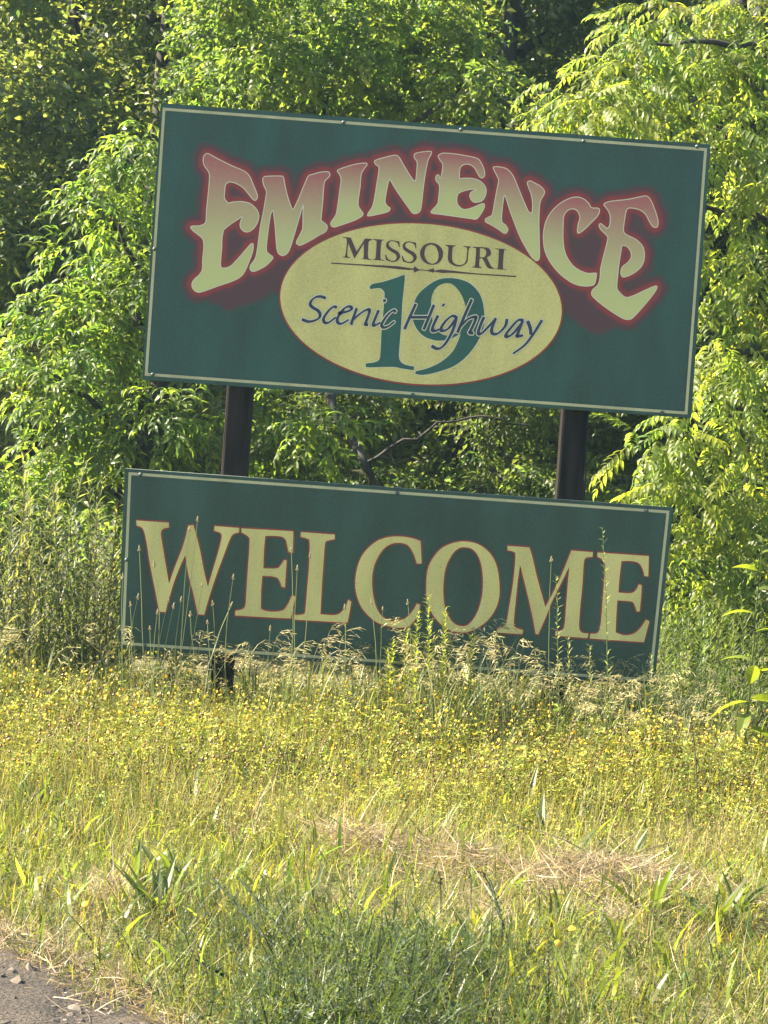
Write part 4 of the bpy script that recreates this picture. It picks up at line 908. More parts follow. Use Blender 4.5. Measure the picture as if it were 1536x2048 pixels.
# ------------------------------------------------------------------ meadow, as uncountable growth
def blade(h=1.0, w=0.02, bend=0.5, seg=3, col=(1, 1, 1), tipcol=None):
    s = np.linspace(0, 1, seg + 1); ang = bend * s * 1.3
    x = np.concatenate([[0], np.cumsum(np.sin((ang[1:] + ang[:-1]) / 2))]) * h / seg
    z = np.concatenate([[0], np.cumsum(np.cos((ang[1:] + ang[:-1]) / 2))]) * h / seg
    wd = w * 0.5 * np.minimum(1, 1.15 * (1 - s ** 2.2) + 0.02)
    V = np.concatenate([np.stack([x[:-1], wd[:-1], z[:-1]], -1), np.stack([x[:-1] , -wd[:-1], z[:-1]], -1), [[x[-1], 0, z[-1]]]])
    T = []
    for i in range(seg - 1): T += [(i, seg + i, seg + i + 1), (i, seg + i + 1, i + 1)]
    T.append((seg - 1, 2 * seg - 1, 2 * seg))
    C = np.tile(np.array(col, float), (len(V), 1))
    if tipcol is not None:
        f = np.concatenate([s[:-1], s[:-1], [1]])[:, None]; C = C * (1 - f) + np.array(tipcol) * f
    return V, np.array(T), C

def field(n, y0, y1, fn=None, wide=0.155, pad=0.55):
    """n random points of the meadow in front of and behind the sign, thinned by fn(x, y) in 0..1"""
    out = []
    tot = 0
    while tot < n:
        y = rng.uniform(y0, y1, n * 2)
        keep = rng.uniform(0, 1, n * 2) < (y + 13) / (y1 + 13)
        y = y[keep]
        x = rng.uniform(-1, 1, len(y)) * (wide * (y + 13) + pad)
        ok = (y > gravel_edge(x) + 0.02)
        if fn is not None: ok &= rng.uniform(0, 1, len(y)) < fn(x, y)
        p = np.stack([x, y], -1)[ok]
        out.append(p); tot += len(p)
    p = np.concatenate(out)[:n]
    return np.concatenate([p, gz(p[:, 0], p[:, 1])[:, None]], 1)

def noise2(x, y, s=1.0, k=0.0):
    """cheap smooth 0..1 patchiness"""
    v = np.sin(2.1 * s * x + 1.3 + k) * np.cos(1.7 * s * y - 0.4 + 2 * k) + 0.6 * np.sin(4.3 * s * x - 2.9 * s * y + 0.9 + 3 * k) + 0.4 * np.cos(7.7 * s * x + 6.1 * s * y + k)
    return np.clip(0.5 + 0.3 * v, 0, 1)

def straw_zone(x, y):
    a = np.exp(-((y + 3.60 + 0.50 * x) / 0.24) ** 2) * np.clip((x + 0.80) * 2.0, 0, 1)
    b = np.exp(-(((x - 0.78) / 0.33) ** 2 + ((y + 4.02) / 0.22) ** 2)) * 1.1
    c = 0.7 * np.exp(-(((x + 0.75) / 0.18) ** 2 + ((y + 4.45) / 0.35) ** 2))
    e = 0.5 * np.exp(-((y - gravel_edge(x)) / 0.16) ** 2)
    d = np.exp(-((y + 4.35 + 0.22 * x) / 0.16) ** 2) * np.clip(-0.3 + 2 * noise2(x, y, 3.7, 1), 0, 1) * np.clip((x + 0.1) * 3, 0, 1) * np.clip((1.15 - x) * 3, 0, 1)
    a = np.maximum(a, d * 0.9)
    return np.clip(np.maximum(np.maximum(a * np.clip(-0.35 + 2.0 * noise2(x, y, 3.1), 0, 1), b), np.maximum(c, e)), 0, 1)

def spread(name, protos, pts, hs, base_col, mat, a=0.2, hue=0.1, tilt=0.15, lean=None):
    S = Soup(); n = len(pts); idx = rng.integers(0, len(protos), n)
    M = rotz(rng.uniform(0, 2 * np.pi, n)) @ rotx(rng.normal(0, tilt, n)) @ roty(rng.normal(0, tilt, n))
    if lean is not None: M = roty(np.full(n, lean)) @ M
    M = M * np.asarray(hs)[:, None, None]
    base_col = np.asarray(base_col)
    tint = base_col * vary(n, a, hue)
    for k in range(len(protos)):
        ii = np.where(idx == k)[0]
        if len(ii): S.add(*scatter(protos[k], M[ii], pts[ii], tint[ii]))
    V, T, C = S.get()
    o = obj(name, tri_mesh(name, V, T, mat, C)); o['kind'] = 'stuff'
    return o

U = rng.uniform
# short and mid green blades
P = [blade(1.0, U(0.022, 0.04), U(0.2, 1.3), 3) for _ in range(8)]
p = field(26000, -6.5, -2.6, lambda x, y: np.clip(1 - 1.0 * straw_zone(x, y), 0.14, 1) * (0.2 + 0.8 * noise2(x, y, 1.3)) * np.clip(0.25 + 3.5 * (y - gravel_edge(x)), 0.25, 1))
spread('grass', P, p, U(0.04, 0.135, len(p)) * (0.75 + 0.5 * noise2(p[:, 0], p[:, 1], 2)), (0.102, 0.118, 0.028), M_grass, 0.42, 0.22, 0.35)
P2 = [blade(1.0, U(0.045, 0.075), U(0.3, 1.2), 4) for _ in range(6)]
p = field(1500, -6.4, -2.0, lambda x, y: noise2(x, y, 1.6, 9) * (1 - 0.6 * straw_zone(x, y)))
spread('broad_grass', P2, p, U(0.10, 0.20, len(p)), (0.110, 0.135, 0.028), M_grass, 0.25, 0.12, 0.3)
p = field(18000, -3.4, 1.2, lambda x, y: (0.4 + 0.6 * noise2(x, y, 1.1, 1)) * np.clip(1 - 1.2 * straw_zone(x, y), 0.03, 1))
spread('grass', P, p, U(0.07, 0.20, len(p)) * np.clip(1 + (p[:, 1] + 1.0) * 0.18, 0.5, 1), (0.085, 0.105, 0.028), M_grass, 0.25, 0.14, 0.2)
# pale dry stems standing in the meadow
P = [blade(1.0, U(0.007, 0.011), U(0.1, 0.6), 2) for _ in range(6)]
p = field(9000, -3.8, 0.9, lambda x, y: noise2(x, y, 1.9, 2) ** 1.5)
spread('dry_grass', P, p, U(0.10, 0.28, len(p)), (0.27, 0.22, 0.105), M_dry, 0.25, 0.08, 0.2)
p = field(9000, -6.3, -2.6, lambda x, y: 0.35 + 0.65 * noise2(x, y, 1.4, 3))
spread('dry_grass', P, p, U(0.06, 0.20, len(p)), (0.30, 0.24, 0.12), M_dry, 0.28, 0.08, 0.45)
P = [blade(1.0, U(0.010, 0.018), U(0.0, 0.5), 3) for _ in range(6)]
p = field(11000, -4.4, 0.3, lambda x, y: noise2(x, y, 1.5, 8) * np.clip(1 - 1.3 * straw_zone(x, y), 0, 1))
spread('fine_stems', P, p, U(0.10, 0.27, len(p)) * np.clip(1 + (p[:, 1] + 1.0) * 0.16, 0.5, 1), (0.125, 0.135, 0.034), M_grass, 0.3, 0.12, 0.12)
# raked straw lying flat
P = [blade(1.0, U(0.010, 0.022), U(0.2, 1.6), 3) for _ in range(6)]
p = field(19000, -6.2, -2.3, lambda x, y: straw_zone(x, y) ** 1.3)
n = len(p); p[:, 2] += U(0.01, 0.075, n) * straw_zone(p[:, 0], p[:, 1])
S = Soup(); idx = rng.integers(0, 6, n)
M = rotz(rng.normal(0, 1.0, n) + np.where(U(0, 1, n) < 0.5, np.pi, 0)) @ roty(np.pi / 2 - np.abs(rng.normal(0, 0.35, n))) @ rotz(U(0, 6.28, n)) * (0.03 + rng.gamma(1.6, 0.030, n))[:, None, None]
tint = np.array((0.26, 0.21, 0.145)) * vary(n, 0.50, 0.06)
for k in range(6):
    ii = np.where(idx == k)[0]; S.add(*scatter(P[k], M[ii], p[ii], tint[ii]))
V, T, C = S.get(); tag(obj('straw', tri_mesh('straw', V, T, M_dry, C)), kind='stuff')

# small yellow clover: thin stems, three-part leaves and round heads
def clover(r, heads=2, green=(0.40, 0.48, 0.135), yellow=(1.15, 1.03, 0.20)):
    S = Soup(); G = np.array(green)
    for k in range(2):
        az = r.uniform(0, 6.28); h = r.uniform(0.7, 1.0); lean = r.uniform(0.05, 0.35)
        top = np.array((math.cos(az) * lean, math.sin(az) * lean, h))
        mid = top * 0.5 + np.array((0, 0, 0.05))
        v = np.array([(-0.006, 0, 0), (0.006, 0, 0), mid + (0.005, 0, 0), mid - (0.005, 0, 0), top])
        S.add(v, np.array([(0, 1, 2), (0, 2, 3), (3, 2, 4)]), G * 0.8)
        for j in range(2):
            q = top * r.uniform(0.35, 0.95); a0 = r.uniform(0, 6.28)
            for m in range(3):
                a = a0 + m * 2.0; l = r.uniform(0.055, 0.095)
                c, s = math.cos(a), math.sin(a); dz = r.uniform(-0.03, 0.03)
                v = np.array([q, q + (c * l * .6 - s * l * .35, s * l * .6 + c * l * .35, dz + .01), q + (c * l, s * l, dz), q + (c * l * .6 + s * l * .35, s * l * .6 - c * l * .35, dz + .01)])
                S.add(v, np.array([(0, 1, 2), (0, 2, 3)]), G * r.uniform(0.8, 1.3))
        if k < heads:
            R = r.uniform(0.016, 0.036)
            v = np.array([(R, 0, 0), (-.5 * R, .87 * R, 0), (-.5 * R, -.87 * R, 0), (0, 0, R * 1.1), (0, 0, -R)]) + top
            S.add(v, np.array([(0, 1, 3), (1, 2, 3), (2, 0, 3), (1, 0, 4), (2, 1, 4), (0, 2, 4)]), np.array(yellow) * r.uniform(0.75, 1.1))
    return S.get()
P = [clover(rng, 1 if k % 3 else 2) if k < 5 else clover(rng, 0) for k in range(9)]
p = field(14000, -5.2, 0.35, lambda x, y: np.clip(np.clip(1 + (y + 2.5) * 0.42, 0.06, 1) * (0.25 + 0.75 * noise2(x, y, 0.9, 4)) * np.clip(1.2 - 0.5 * np.maximum(x - 0.4, 0) * (y > -1.2), 0.25, 1) * (1 - 0.6 * straw_zone(x, y)), 0, 1))
spread('yellow_clover', P, p, U(0.10, 0.31, len(p)) * (0.60 + 0.6 * noise2(p[:, 0], p[:, 1], 2.6, 6)) * np.clip(1 + (p[:, 1] + 1.5) * 0.22, 0.45, 1), (0.43, 0.40, 0.20), M_flower, 0.34, 0.10, 0.22)
P = [clover(rng, 0) for _ in range(5)]
p = field(6000, -6.4, -2.8, lambda x, y: np.clip(1 - 1.1 * straw_zone(x, y), 0.05, 1))
spread('low_clover', P, p, U(0.05, 0.12, len(p)), (0.31, 0.32, 0.17), M_flower, 0.3, 0.1, 0.25)
# spent brown heads on thin stems
def brown_head(r):
    S = Soup()
    v, t, c = blade(1.0, 0.008, r.uniform(0, 0.3), 2, (0.7, 0.75, 0.4)); S.add(v, t, c)
    R = 0.026; top = v[-1]
    w = np.array([(R, 0, 0), (0, R, 0), (-R, 0, 0), (0, -R, 0), (0, 0, R * 1.2), (0, 0, -R)]) + top
    S.add(w, np.array([(0, 1, 4), (1, 2, 4), (2, 3, 4), (3, 0, 4), (1, 0, 5), (2, 1, 5), (3, 2, 5), (0, 3, 5)]), (0.33, 0.21, 0.10))
    return S.get()
P = [brown_head(rng) for _ in range(4)]
p = field(1800, -3.4, -0.6, lambda x, y: noise2(x, y, 1.2, 5))
spread('brown_seed_heads', P, p, U(0.14, 0.27, len(p)), (0.40, 0.32, 0.18), M_dry, 0.25, 0.08, 0.12)
P = [blade(1.0, U(0.03, 0.06), U(0.4, 1.5), 3) for _ in range(6)]
x = U(-1.6, 0.2, 1500); y = gravel_edge(x) + rng.normal(-0.02, 0.10, 1500); p = np.stack([x, y, gz(x, y)], -1)
spread('edge_grass', P, p, U(0.03, 0.10, len(p)), (0.085, 0.095, 0.030), M_grass, 0.3, 0.15, 0.5)
P = [blade(1.0, U(0.012, 0.03), U(0.2, 1.2), 3) for _ in range(6)]
x = U(-1.6, 0.4, 2600); y = gravel_edge(x) + rng.normal(-0.05, 0.13, 2600); p = np.stack([x, y, gz(x, y) + U(0.008, 0.03, 2600)], -1)
spread('edge_straw', P, p, U(0.03, 0.11, len(p)), (0.24, 0.185, 0.125), M_dry, 0.4, 0.08, 1.3)
# feathery dark weeds in the foreground
def feathery(r):
    S = Soup(); v, t, c = blade(1.0, 0.02, r.uniform(0.1, 0.8), 4); S.add(v, t, c * 0.8)
    for i in range(24):
        k = r.uniform(0.12, 1); q = np.array([np.interp(k, np.linspace(0, 1, 4), v[:4, 0]), 0, np.interp(k, np.linspace(0, 1, 4), v[:4, 2])])
        a = r.uniform(0, 6.28); l = 0.22 * (1.1 - k * 0.75) * r.uniform(0.6, 1.2)
        d = np.array((math.cos(a), math.sin(a), r.uniform(0.1, 0.9))); d /= np.linalg.norm(d); s = np.cross(d, (0.3, 0.2, 0.9)) * 0.012
        S.add(np.array([q - s, q + s, q + d * l]), np.array([(0, 1, 2)]), (1, 1, 1))
        for _ in range(2):
            q2 = q + d * l * r.uniform(0.3, 0.8); d2 = d + r.normal(0, 0.6, 3); d2 /= np.linalg.norm(d2)
            S.add(np.array([q2 - s * .8, q2 + s * .8, q2 + d2 * l * 0.45]), np.array([(0, 1, 2)]), (1, 1, 1))
    return S.get()
P = [feathery(rng) for _ in range(6)]
p = field(1500, -6.5, -4.4, lambda x, y: np.clip(0.10 * noise2(x, y, 1.0, 7) + np.exp(-((x - 0.05) / 0.36) ** 2) * (y < -5.0) + 0.35 * np.exp(-(((x + 0.35) / 0.3) ** 2 + ((y + 5.0) / 0.3) ** 2)), 0, 1) * (1 - 0.7 * straw_zone(x, y)))
spread('feathery_weeds', P, p, U(0.09, 0.20, len(p)) * (1 + 0.5 * np.exp(-((p[:, 0] - 0.05) / 0.3) ** 2) * (p[:, 1] < -5.3)), (0.054, 0.076, 0.034), M_grass, 0.2, 0.08, 0.3)
# pebbles of the shoulder
def pebble(r, n=8):
    bm = bmesh.new(); bmesh.ops.create_icosphere(bm, subdivisions=1, radius=1.0)
    V = np.array([v.co[:] for v in bm.verts]); T = np.array([[v.index for v in f.verts] for f in bm.faces]); bm.free()
    V = V * np.array((1, r.uniform(0.65, 0.95), r.uniform(0.45, 0.7))) * (1 + r.normal(0, 0.13, (len(V), 1)))
    return V, T, np.ones((len(V), 3))
P = [pebble(rng) for _ in range(6)]
x = U(-1.8, 0.4, 36000); y = U(-7.0, -4.4, 36000); k = (x > -1.35) & (y > -6.9) & (y < gravel_edge(x) + 0.06 + rng.normal(0, 0.09, len(x))); x, y = x[k][:5000], y[k][:5000]
p = np.stack([x, y, gz(x, y) + 0.004], -1)
spread('pebbles', P, p, 0.0026 + rng.gamma(0.9, 0.0042, len(p)), (0.060, 0.049, 0.042), M_stone, 0.7, 0.04, 0.5)

# ------------------------------------------------------------------ plants that can be told apart
def where_on_sign(x):
    for lim, w in ((-0.93, 'the panel left of the W'), (-0.60, 'the letter W'), (-0.42, 'the gap beside the W'), (-0.22, 'the first E of WELCOME'), (0.0, 'the letter L'),
                   (0.25, 'the letter C'), (0.55, 'the letter O'), (0.95, 'the letter M'), (1.2, 'the last E of WELCOME')):
        if x < lim: return w
    return 'the panel right of the E'

ORD = ['first', 'second', 'third', 'fourth', 'fifth', 'sixth', 'seventh', 'eighth', 'ninth', 'tenth', 'eleventh', 'twelfth', 'thirteenth', 'fourteenth', 'fifteenth', 'sixteenth', 'seventeenth', 'eighteenth']
def ranked(rows, key):
    """for each row: (its key, its rank from the left among rows with that key, how many share it)"""
    ks = [key(r) for r in rows]
    out = []
    for i, r in enumerate(rows):
        same = sorted([q[2] for j, q in enumerate(rows) if ks[j] == ks[i]])
        out.append((ks[i], same.index(r[2]), len(same)))
    return out
def rank_words(k, n): return '' if n == 1 else (ORD[k] + ' from the left ' if k < 12 else '')

# thin stalks with a small narrow head
def seed_head(r):
    L = r.uniform(0.018, 0.04); v, t = lathe([(0.0006, 0), (0.0034, L * 0.15), (0.0042, L * 0.5), (0.0028, L * 0.85), (0.0004, L)], 6)
    S = Soup(); S.add(v, t, (0.27, 0.215, 0.125))
    for k in range(7):
        a = r.uniform(0, 6.28); z = L * r.uniform(0.1, 0.5); q = np.array((0.006 * math.cos(a), 0.006 * math.sin(a), z)); e = r.uniform(0.0015, 0.0026)
        S.add(np.array([q + (e, 0, 0), q + (-e, 0, e), q + (0, e, -e), q + (0, -e, -e)]), np.array([(0, 1, 2), (0, 3, 1), (0, 2, 3), (1, 3, 2)]), (0.45, 0.40, 0.27))
    return S.get()
heads = [tri_mesh('seed_head', *(lambda q: (q[0], q[1], M_dry, q[2]))(seed_head(rng))) for _ in range(4)]
def stalk_path(bx, by, hx, hz_, sag=0.02):
    z0 = float(gz(bx, by)); s = np.linspace(0, 1, 8)
    k = rng.normal(0, sag)
    return np.stack([(hx - bx) * s ** 1.15 + k * np.sin(np.pi * s) + rng.normal(0, 0.0015, 8), rng.normal(0, 0.01) * s, (hz_ - z0) * s], -1), z0
RK = ranked(SEED_STALKS, lambda r: where_on_sign(r[2]))
for i, (bx, by, hx, hz_) in enumerate(SEED_STALKS):
    r_ = thing('seed_stalk', 'thin seed stalk, ' + rank_words(RK[i][1], RK[i][2]) + 'in front of ' + RK[i][0], 'grass stalk', (bx, by, float(gz(bx, by))), 0, 'thin seed stalks in front of the lower sign panel')
    path, z0 = stalk_path(bx, by, hx, hz_)
    v, t, c = tube(path, 0.0022, 0.0014, 4, (0.22, 0.25, 0.11))
    obj('stem', tri_mesh('stem', v, t, M_dry, c), r_)
    h = obj('seed_head', heads[i % 4], r_, tuple(path[-1])); d = path[-1] - path[-2]
    h.rotation_euler = Vector(d).to_track_quat('Z', 'Y').to_euler()

# brome grass: arching stem with drooping spikelets
def spikelet(L=0.024, W=0.006):
    V = np.array([(0, 0, 0), (L * .35, W * .5, 0.001), (L * .35, -W * .5, 0.001), (L * .35, 0, W * .4), (L, 0, -L * .12), (L * 1.5, 0, -L * .1)])
    return V, np.array([(0, 3, 1), (0, 2, 3), (3, 4, 1), (2, 4, 3), (0, 1, 2), (1, 4, 2), (4, 5, 3)]), np.ones((6, 3))
def brome(r, bx, by, hx, hz_):
    z0 = float(gz(bx, by)); s = np.linspace(0, 1, 10); H = hz_ - z0
    x = (hx - bx) * s ** 1.6; droop = r.uniform(0.02, 0.07)
    z = H * s + droop * np.sin(np.pi * s) - 0.0
    z = z * 1.0; side = np.sign(hx - bx) if abs(hx - bx) > .01 else (1 if r.uniform() > .5 else -1)
    tipx = side * 0.05 * s ** 6; path = np.stack([x + tipx, 0 * s, z - 0.05 * s ** 8], -1)
    S = Soup()
    for j in range(r.integers(9, 16)):
        k = r.uniform(0.68, 1.0); q = np.array([np.interp(k, s, path[:, c]) for c in range(3)])
        a = r.uniform(-0.7, 0.7) + (0 if side > 0 else math.pi); l = r.uniform(0.01, 0.035)
        d = np.array((math.cos(a), math.sin(a), r.uniform(-0.5, 0.6))); q2 = q + d * l + (0, 0, -0.25 * l)
        w_ = np.array((0.0008, 0, 0.0008)); S.add(np.array([q - w_, q + w_, q2]), np.array([(0, 1, 2)]), (0.40, 0.35, 0.20))
        p_ = spikelet(r.uniform(0.018, 0.03), r.uniform(0.005, 0.008))
        M = rotz(np.array(a)) @ roty(np.array(r.uniform(-0.5, 1.0)))
        S.add(*xf(p_, M, q2)[:2], np.array((0.43, 0.375, 0.20)) * math.exp(r.normal(0, 0.15)))
    return path, S.get()
def add_brome(rows, where, group):
    RB = ranked(rows, lambda r: where(r[2]))
    for i, (bx, by, hx, hz_) in enumerate(rows):
        lab = where(hx) + ((', ' + ORD[RB[i][1]] + ' from the left') if 1 < RB[i][2] <= 12 else '')
        r_ = thing('brome_grass', lab, 'grass', (bx, by, float(gz(bx, by))), 0, group)
        path, q = brome(rng, bx, by, hx, hz_)
        v, t, c = tube(path, 0.0020, 0.0010, 4, (0.26, 0.25, 0.11))
        obj('stem', tri_mesh('stem', v, t, M_dry, c), r_)
        obj('seed_head', tri_mesh('seed_head', q[0], q[1], M_dry, q[2]), r_)
        b_ = Soup()
        for k in range(3):
            pb = blade(rng.uniform(0.12, 0.25), 0.006, rng.uniform(0.4, 1.2), 4, (0.11, 0.14, 0.045))
            b_.add(*xf(pb, rotz(np.array(rng.uniform(0, 6.28))), (path[1 + k][0], 0, path[1 + k][2])))
        q = b_.get(); obj('blade', tri_mesh('blade', q[0], q[1], M_grass, q[2]), r_)
add_brome(BROME_SIGN, lambda x: 'drooping tan brome head against ' + where_on_sign(x), 'brome grass in front of the sign')
add_brome(BROME_RIGHT, lambda x: 'drooping tan brome grass in the shaded patch right of the sign', 'brome grass right of the sign')
P = []
for k in range(6):
    path, q = brome(rng, 0.0, -0.5, rng.uniform(-0.12, 0.12), 0.5 + float(gz(0, -0.5)))
    S = Soup(); S.add(*tube(path, 0.002, 0.001, 3, (0.26, 0.25, 0.11))); S.add(*q)
    for m in range(9): S.add(*xf(blade(rng.uniform(0.18, 0.5), 0.008, rng.uniform(0.3, 1.1), 3, (0.12, 0.145, 0.05)), rotz(np.array(rng.uniform(0, 6.28))), (0, 0, 0)))
    P.append(S.get())
p = field(600, -1.4, 0.6, lambda x, y: np.clip(np.where(x > 0.05, 1.0, 0.34) * np.clip(1.1 - 1.1 * np.abs(y + 0.15), 0.04, 1) * np.where(x > 1.4, 0.12, 1.0), 0, 1))
spread('tall_brome', P, p, U(0.40, 1.18, len(p)) * np.where(p[:, 0] > 0.1, np.where(p[:, 0] > 0.65, 0.85, 1.0), 0.85), (0.84, 0.88, 0.80), M_dry, 0.15, 0.05, 0.12)

# upright leafy stalks
def leafy_stalk(r, path, L, W, n, col, tip=1.0):
    S = Soup(); s = np.linspace(0, 1, len(path))
    for i in range(n):
        k = 0.12 + 0.88 * (i + r.uniform(0, 1)) / n
        q = np.array([np.interp(k, s, path[:, c]) for c in range(3)])
        l = L * (1.15 - 0.65 * k) * r.uniform(0.75, 1.2)
        p_ = leaf(l, W * (l / L) ** 0.5, r.uniform(0.0, 0.6), 0.3, 3, np.array(col) * math.exp(r.normal(0, 0.14)))
        M = rotz(np.array(i * 2.4 + r.normal(0, 0.3))) @ roty(np.array(-r.uniform(0.5, 1.15)))
        S.add(*xf(p_, M, q))
    return S.get()
RL = ranked(LEAFY_STALKS, lambda r: where_on_sign(r[2]))
for i, (bx, by, hx, hz_) in enumerate(LEAFY_STALKS):
    thin = hx > 0.75
    lab = ('thin weed with sparse spiky leaves, ' if thin else 'yellow-green leafy stalk, ') + rank_words(RL[i][1], RL[i][2]) + 'in front of ' + RL[i][0]
    r_ = thing('leafy_weed', lab, 'weed', (bx, by, float(gz(bx, by))), 0, 'leafy stalks in front of the lower sign panel')
    path, z0 = stalk_path(bx, by, hx, hz_, 0.008)
    v, t, c = tube(path, 0.0032, 0.0012, 5, (0.11, 0.14, 0.05)); obj('stem', tri_mesh('stem', v, t, M_grass, c), r_)
    q = leafy_stalk(rng, path, 0.050 if thin else 0.062, 0.007 if thin else 0.013, 60 if thin else 95, (0.17, 0.19, 0.10) if thin else (0.15, 0.175, 0.04))
    obj('foliage', tri_mesh('foliage', q[0], q[1], M_grass, q[2]), r_)['kind'] = 'stuff'
order = sorted(range(len(TALL_WEEDS)), key=lambda i: TALL_WEEDS[i][2])
wc = {}
for j, i in enumerate(order):
    bx, by, hx, hz_ = TALL_WEEDS[i]
    seedy = 3 <= i <= 6 or i == 14
    lab = ('dry weed with seed clusters beside the lower panel' if seedy else
           'tall grey-green weed at the left edge' if hx < -1.5 else 'tall green weed left of the lower panel')
    wc[lab] = wc.get(lab, -1) + 1
    lab = lab + ', ' + ORD[wc[lab]] + ' from the left'
    r_ = thing('tall_weed', lab, 'weed', (bx, by, float(gz(bx, by))), 0, 'seeded tall weeds left of the sign' if seedy else ('tall weeds at the left edge' if hx < -1.5 else 'tall weeds beside the lower panel'))
    path, z0 = stalk_path(bx, by, hx, hz_, 0.02)
    v, t, c = tube(path, 0.0040, 0.0015, 5, (0.10, 0.12, 0.05)); obj('stem', tri_mesh('stem', v, t, M_grass, c), r_)
    q = leafy_stalk(rng, path, 0.10, 0.011, 60, (0.085, 0.115, 0.045)); obj('foliage', tri_mesh('foliage', q[0], q[1], M_grass, q[2]), r_)['kind'] = 'stuff'
    if seedy:
        S = Soup()
        for k in range(70):
            f = rng.uniform(0.62, 1.0); q_ = np.array([np.interp(f, np.linspace(0, 1, 8), path[:, c_]) for c_ in range(3)]) + rng.normal(0, 1, 3) * (0.05, 0.05, 0.012) * (1.25 - f)
            e = rng.uniform(0.004, 0.008)
            S.add(np.array([q_ + (e, 0, 0), q_ + (-e, 0, e), q_ + (0, e, -e), q_ + (0, -e, -e)]), np.array([(0, 1, 2), (0, 3, 1), (0, 2, 3), (1, 3, 2)]), (0.50, 0.46, 0.33) if rng.uniform() < 0.5 else (0.06, 0.05, 0.035))
        q = S.get(); obj('seed_cluster', tri_mesh('seed_cluster', q[0], q[1], M_dry, q[2]), r_)['kind'] = 'stuff'
P = []
for k in range(5):
    s = np.linspace(0, 1, 8); path = np.stack([0.05 * rng.normal() * s, 0.05 * rng.normal() * s, s], -1)
    S = Soup(); S.add(*tube(path, 0.005, 0.002, 3, (0.9, 0.9, 0.9))); S.add(*leafy_stalk(rng, path, 0.13, 0.014, 45, (1, 1, 1))); P.append(S.get())
p = field(70, 0.0, 1.0, lambda x, y: (x < -1.12) * 1.0)
spread('weed_patch', P, p, U(0.55, 1.15, len(p)), (0.125, 0.135, 0.080), M_grass, 0.18, 0.06, 0.12)
p = field(110, 0.0, 1.6, lambda x, y: (np.abs(x) < 9) * (x < -1.12))
spread('weed_patch', P, p, U(0.45, 1.05, len(p)), (0.082, 0.100, 0.050), M_grass, 0.18, 0.08, 0.12)
p = field(150, 0.1, 1.6, lambda x, y: (x > 1.25) * 1.0)
spread('weed_patch', P, p, U(0.35, 0.7, len(p)), (0.080, 0.108, 0.040), M_grass, 0.18, 0.08, 0.12)

# broad strap-leaved plants
strap = [tri_mesh('leaf', *(lambda q: (q[0], q[1], M_grass, q[2]))(leaf(rng.uniform(0.85, 1.1), rng.uniform(0.085, 0.14), rng.uniform(0.2, 1.0), 0.3, 6, c)))
         for c in ((0.064, 0.090, 0.024), (0.088, 0.112, 0.024), (0.050, 0.074, 0.024), (0.072, 0.098, 0.024), (0.092, 0.115, 0.026), (0.058, 0.084, 0.024))]
def place_words(x, y):
    side = 'at the left edge' if x < -0.95 else 'left of centre' if x < -0.3 else 'in the middle' if x < 0.3 else 'right of centre' if x < 0.95 else 'at the right edge'
    row = 'just below the sign' if y > -1.3 else 'among the yellow clover' if y > -2.9 else 'by the raked straw' if y > -4.2 else 'in the front grass' if y > -5 else 'in the nearest grass'
    return side, row
BW = [' '.join(place_words(x, y)) for x, y, s in BROAD_LEAF]
for i, (x, y, s) in enumerate(BROAD_LEAF):
    same = sorted([BROAD_LEAF[j][0] for j in range(len(BW)) if BW[j] == BW[i]])
    rk = '' if len(same) == 1 else ORD[same.index(x)] + ' from the left '
    n = int(rng.integers(8, 14))
    r_ = thing('broad_leaf_plant', 'strap-leaved green clump, ' + rk + BW[i], 'plant', (x, y, float(gz(x, y)) - 0.005), rng.uniform(0, 6.28), 'broad-leaved clumps in the meadow')
    for k in range(n):
        o = obj('leaf', strap[rng.integers(0, 6)], r_)
        o.scale = [rng.uniform(0.11, 0.19) * min(s, 1.35)] * 3
        o.rotation_euler = (rng.normal(0, 0.4), -rng.uniform(0.75, 1.45), 6.283 * k / n + rng.normal(0, 0.3))

# tall weed with big leaves at the right edge
bx, by = 1.585, -0.75
r_ = thing('big_leaf_weed', 'tall weed with large pointed bright leaves at the right edge, below the tree', 'weed', (bx, by, float(gz(bx, by))))
path = np.stack([np.array([0, .004, -.003, .004, .0, .006, 0, .004, .006, .01]), np.zeros(10), np.linspace(0, 1.02, 10)], -1)
v, t, c = tube(path, 0.006, 0.002, 6, (0.09, 0.12, 0.04)); obj('stem', tri_mesh('stem', v, t, M_grass, c), r_)
big = tri_mesh('leaf', *(lambda q: (q[0], q[1], M_grass, q[2]))(leaf(0.17, 0.060, 0.5, 0.3, 6, (0.125, 0.16, 0.028))))
for z, a, pt, s in ((0.20, 2.9, 0.3, 0.9), (0.22, 0.4, 0.1, 1.0), (0.33, 3.1, 0.15, 1.2), (0.34, -0.2, -0.2, 1.1), (0.40, -1.4, -1.0, 1.0), (0.44, 0.3, -0.5, 1.1), (0.50, 2.6, -0.3, 0.9), (0.62, 0.0, -0.4, 0.9),
                   (0.70, 2.8, -0.2, 0.9), (0.80, 0.3, -0.3, 0.8), (0.88, 3.0, -0.4, 0.7), (0.95, 0.2, -0.6, 0.6), (1.0, 1.8, -0.8, 0.5), (0.12, 1.0, 0.3, 0.9), (0.28, 4.4, 0.3, 1.0)):
    o = obj('leaf', big, r_, (0, 0, z)); o.rotation_euler = (rng.normal(0, 0.3), pt, a); o.scale = [s] * 3

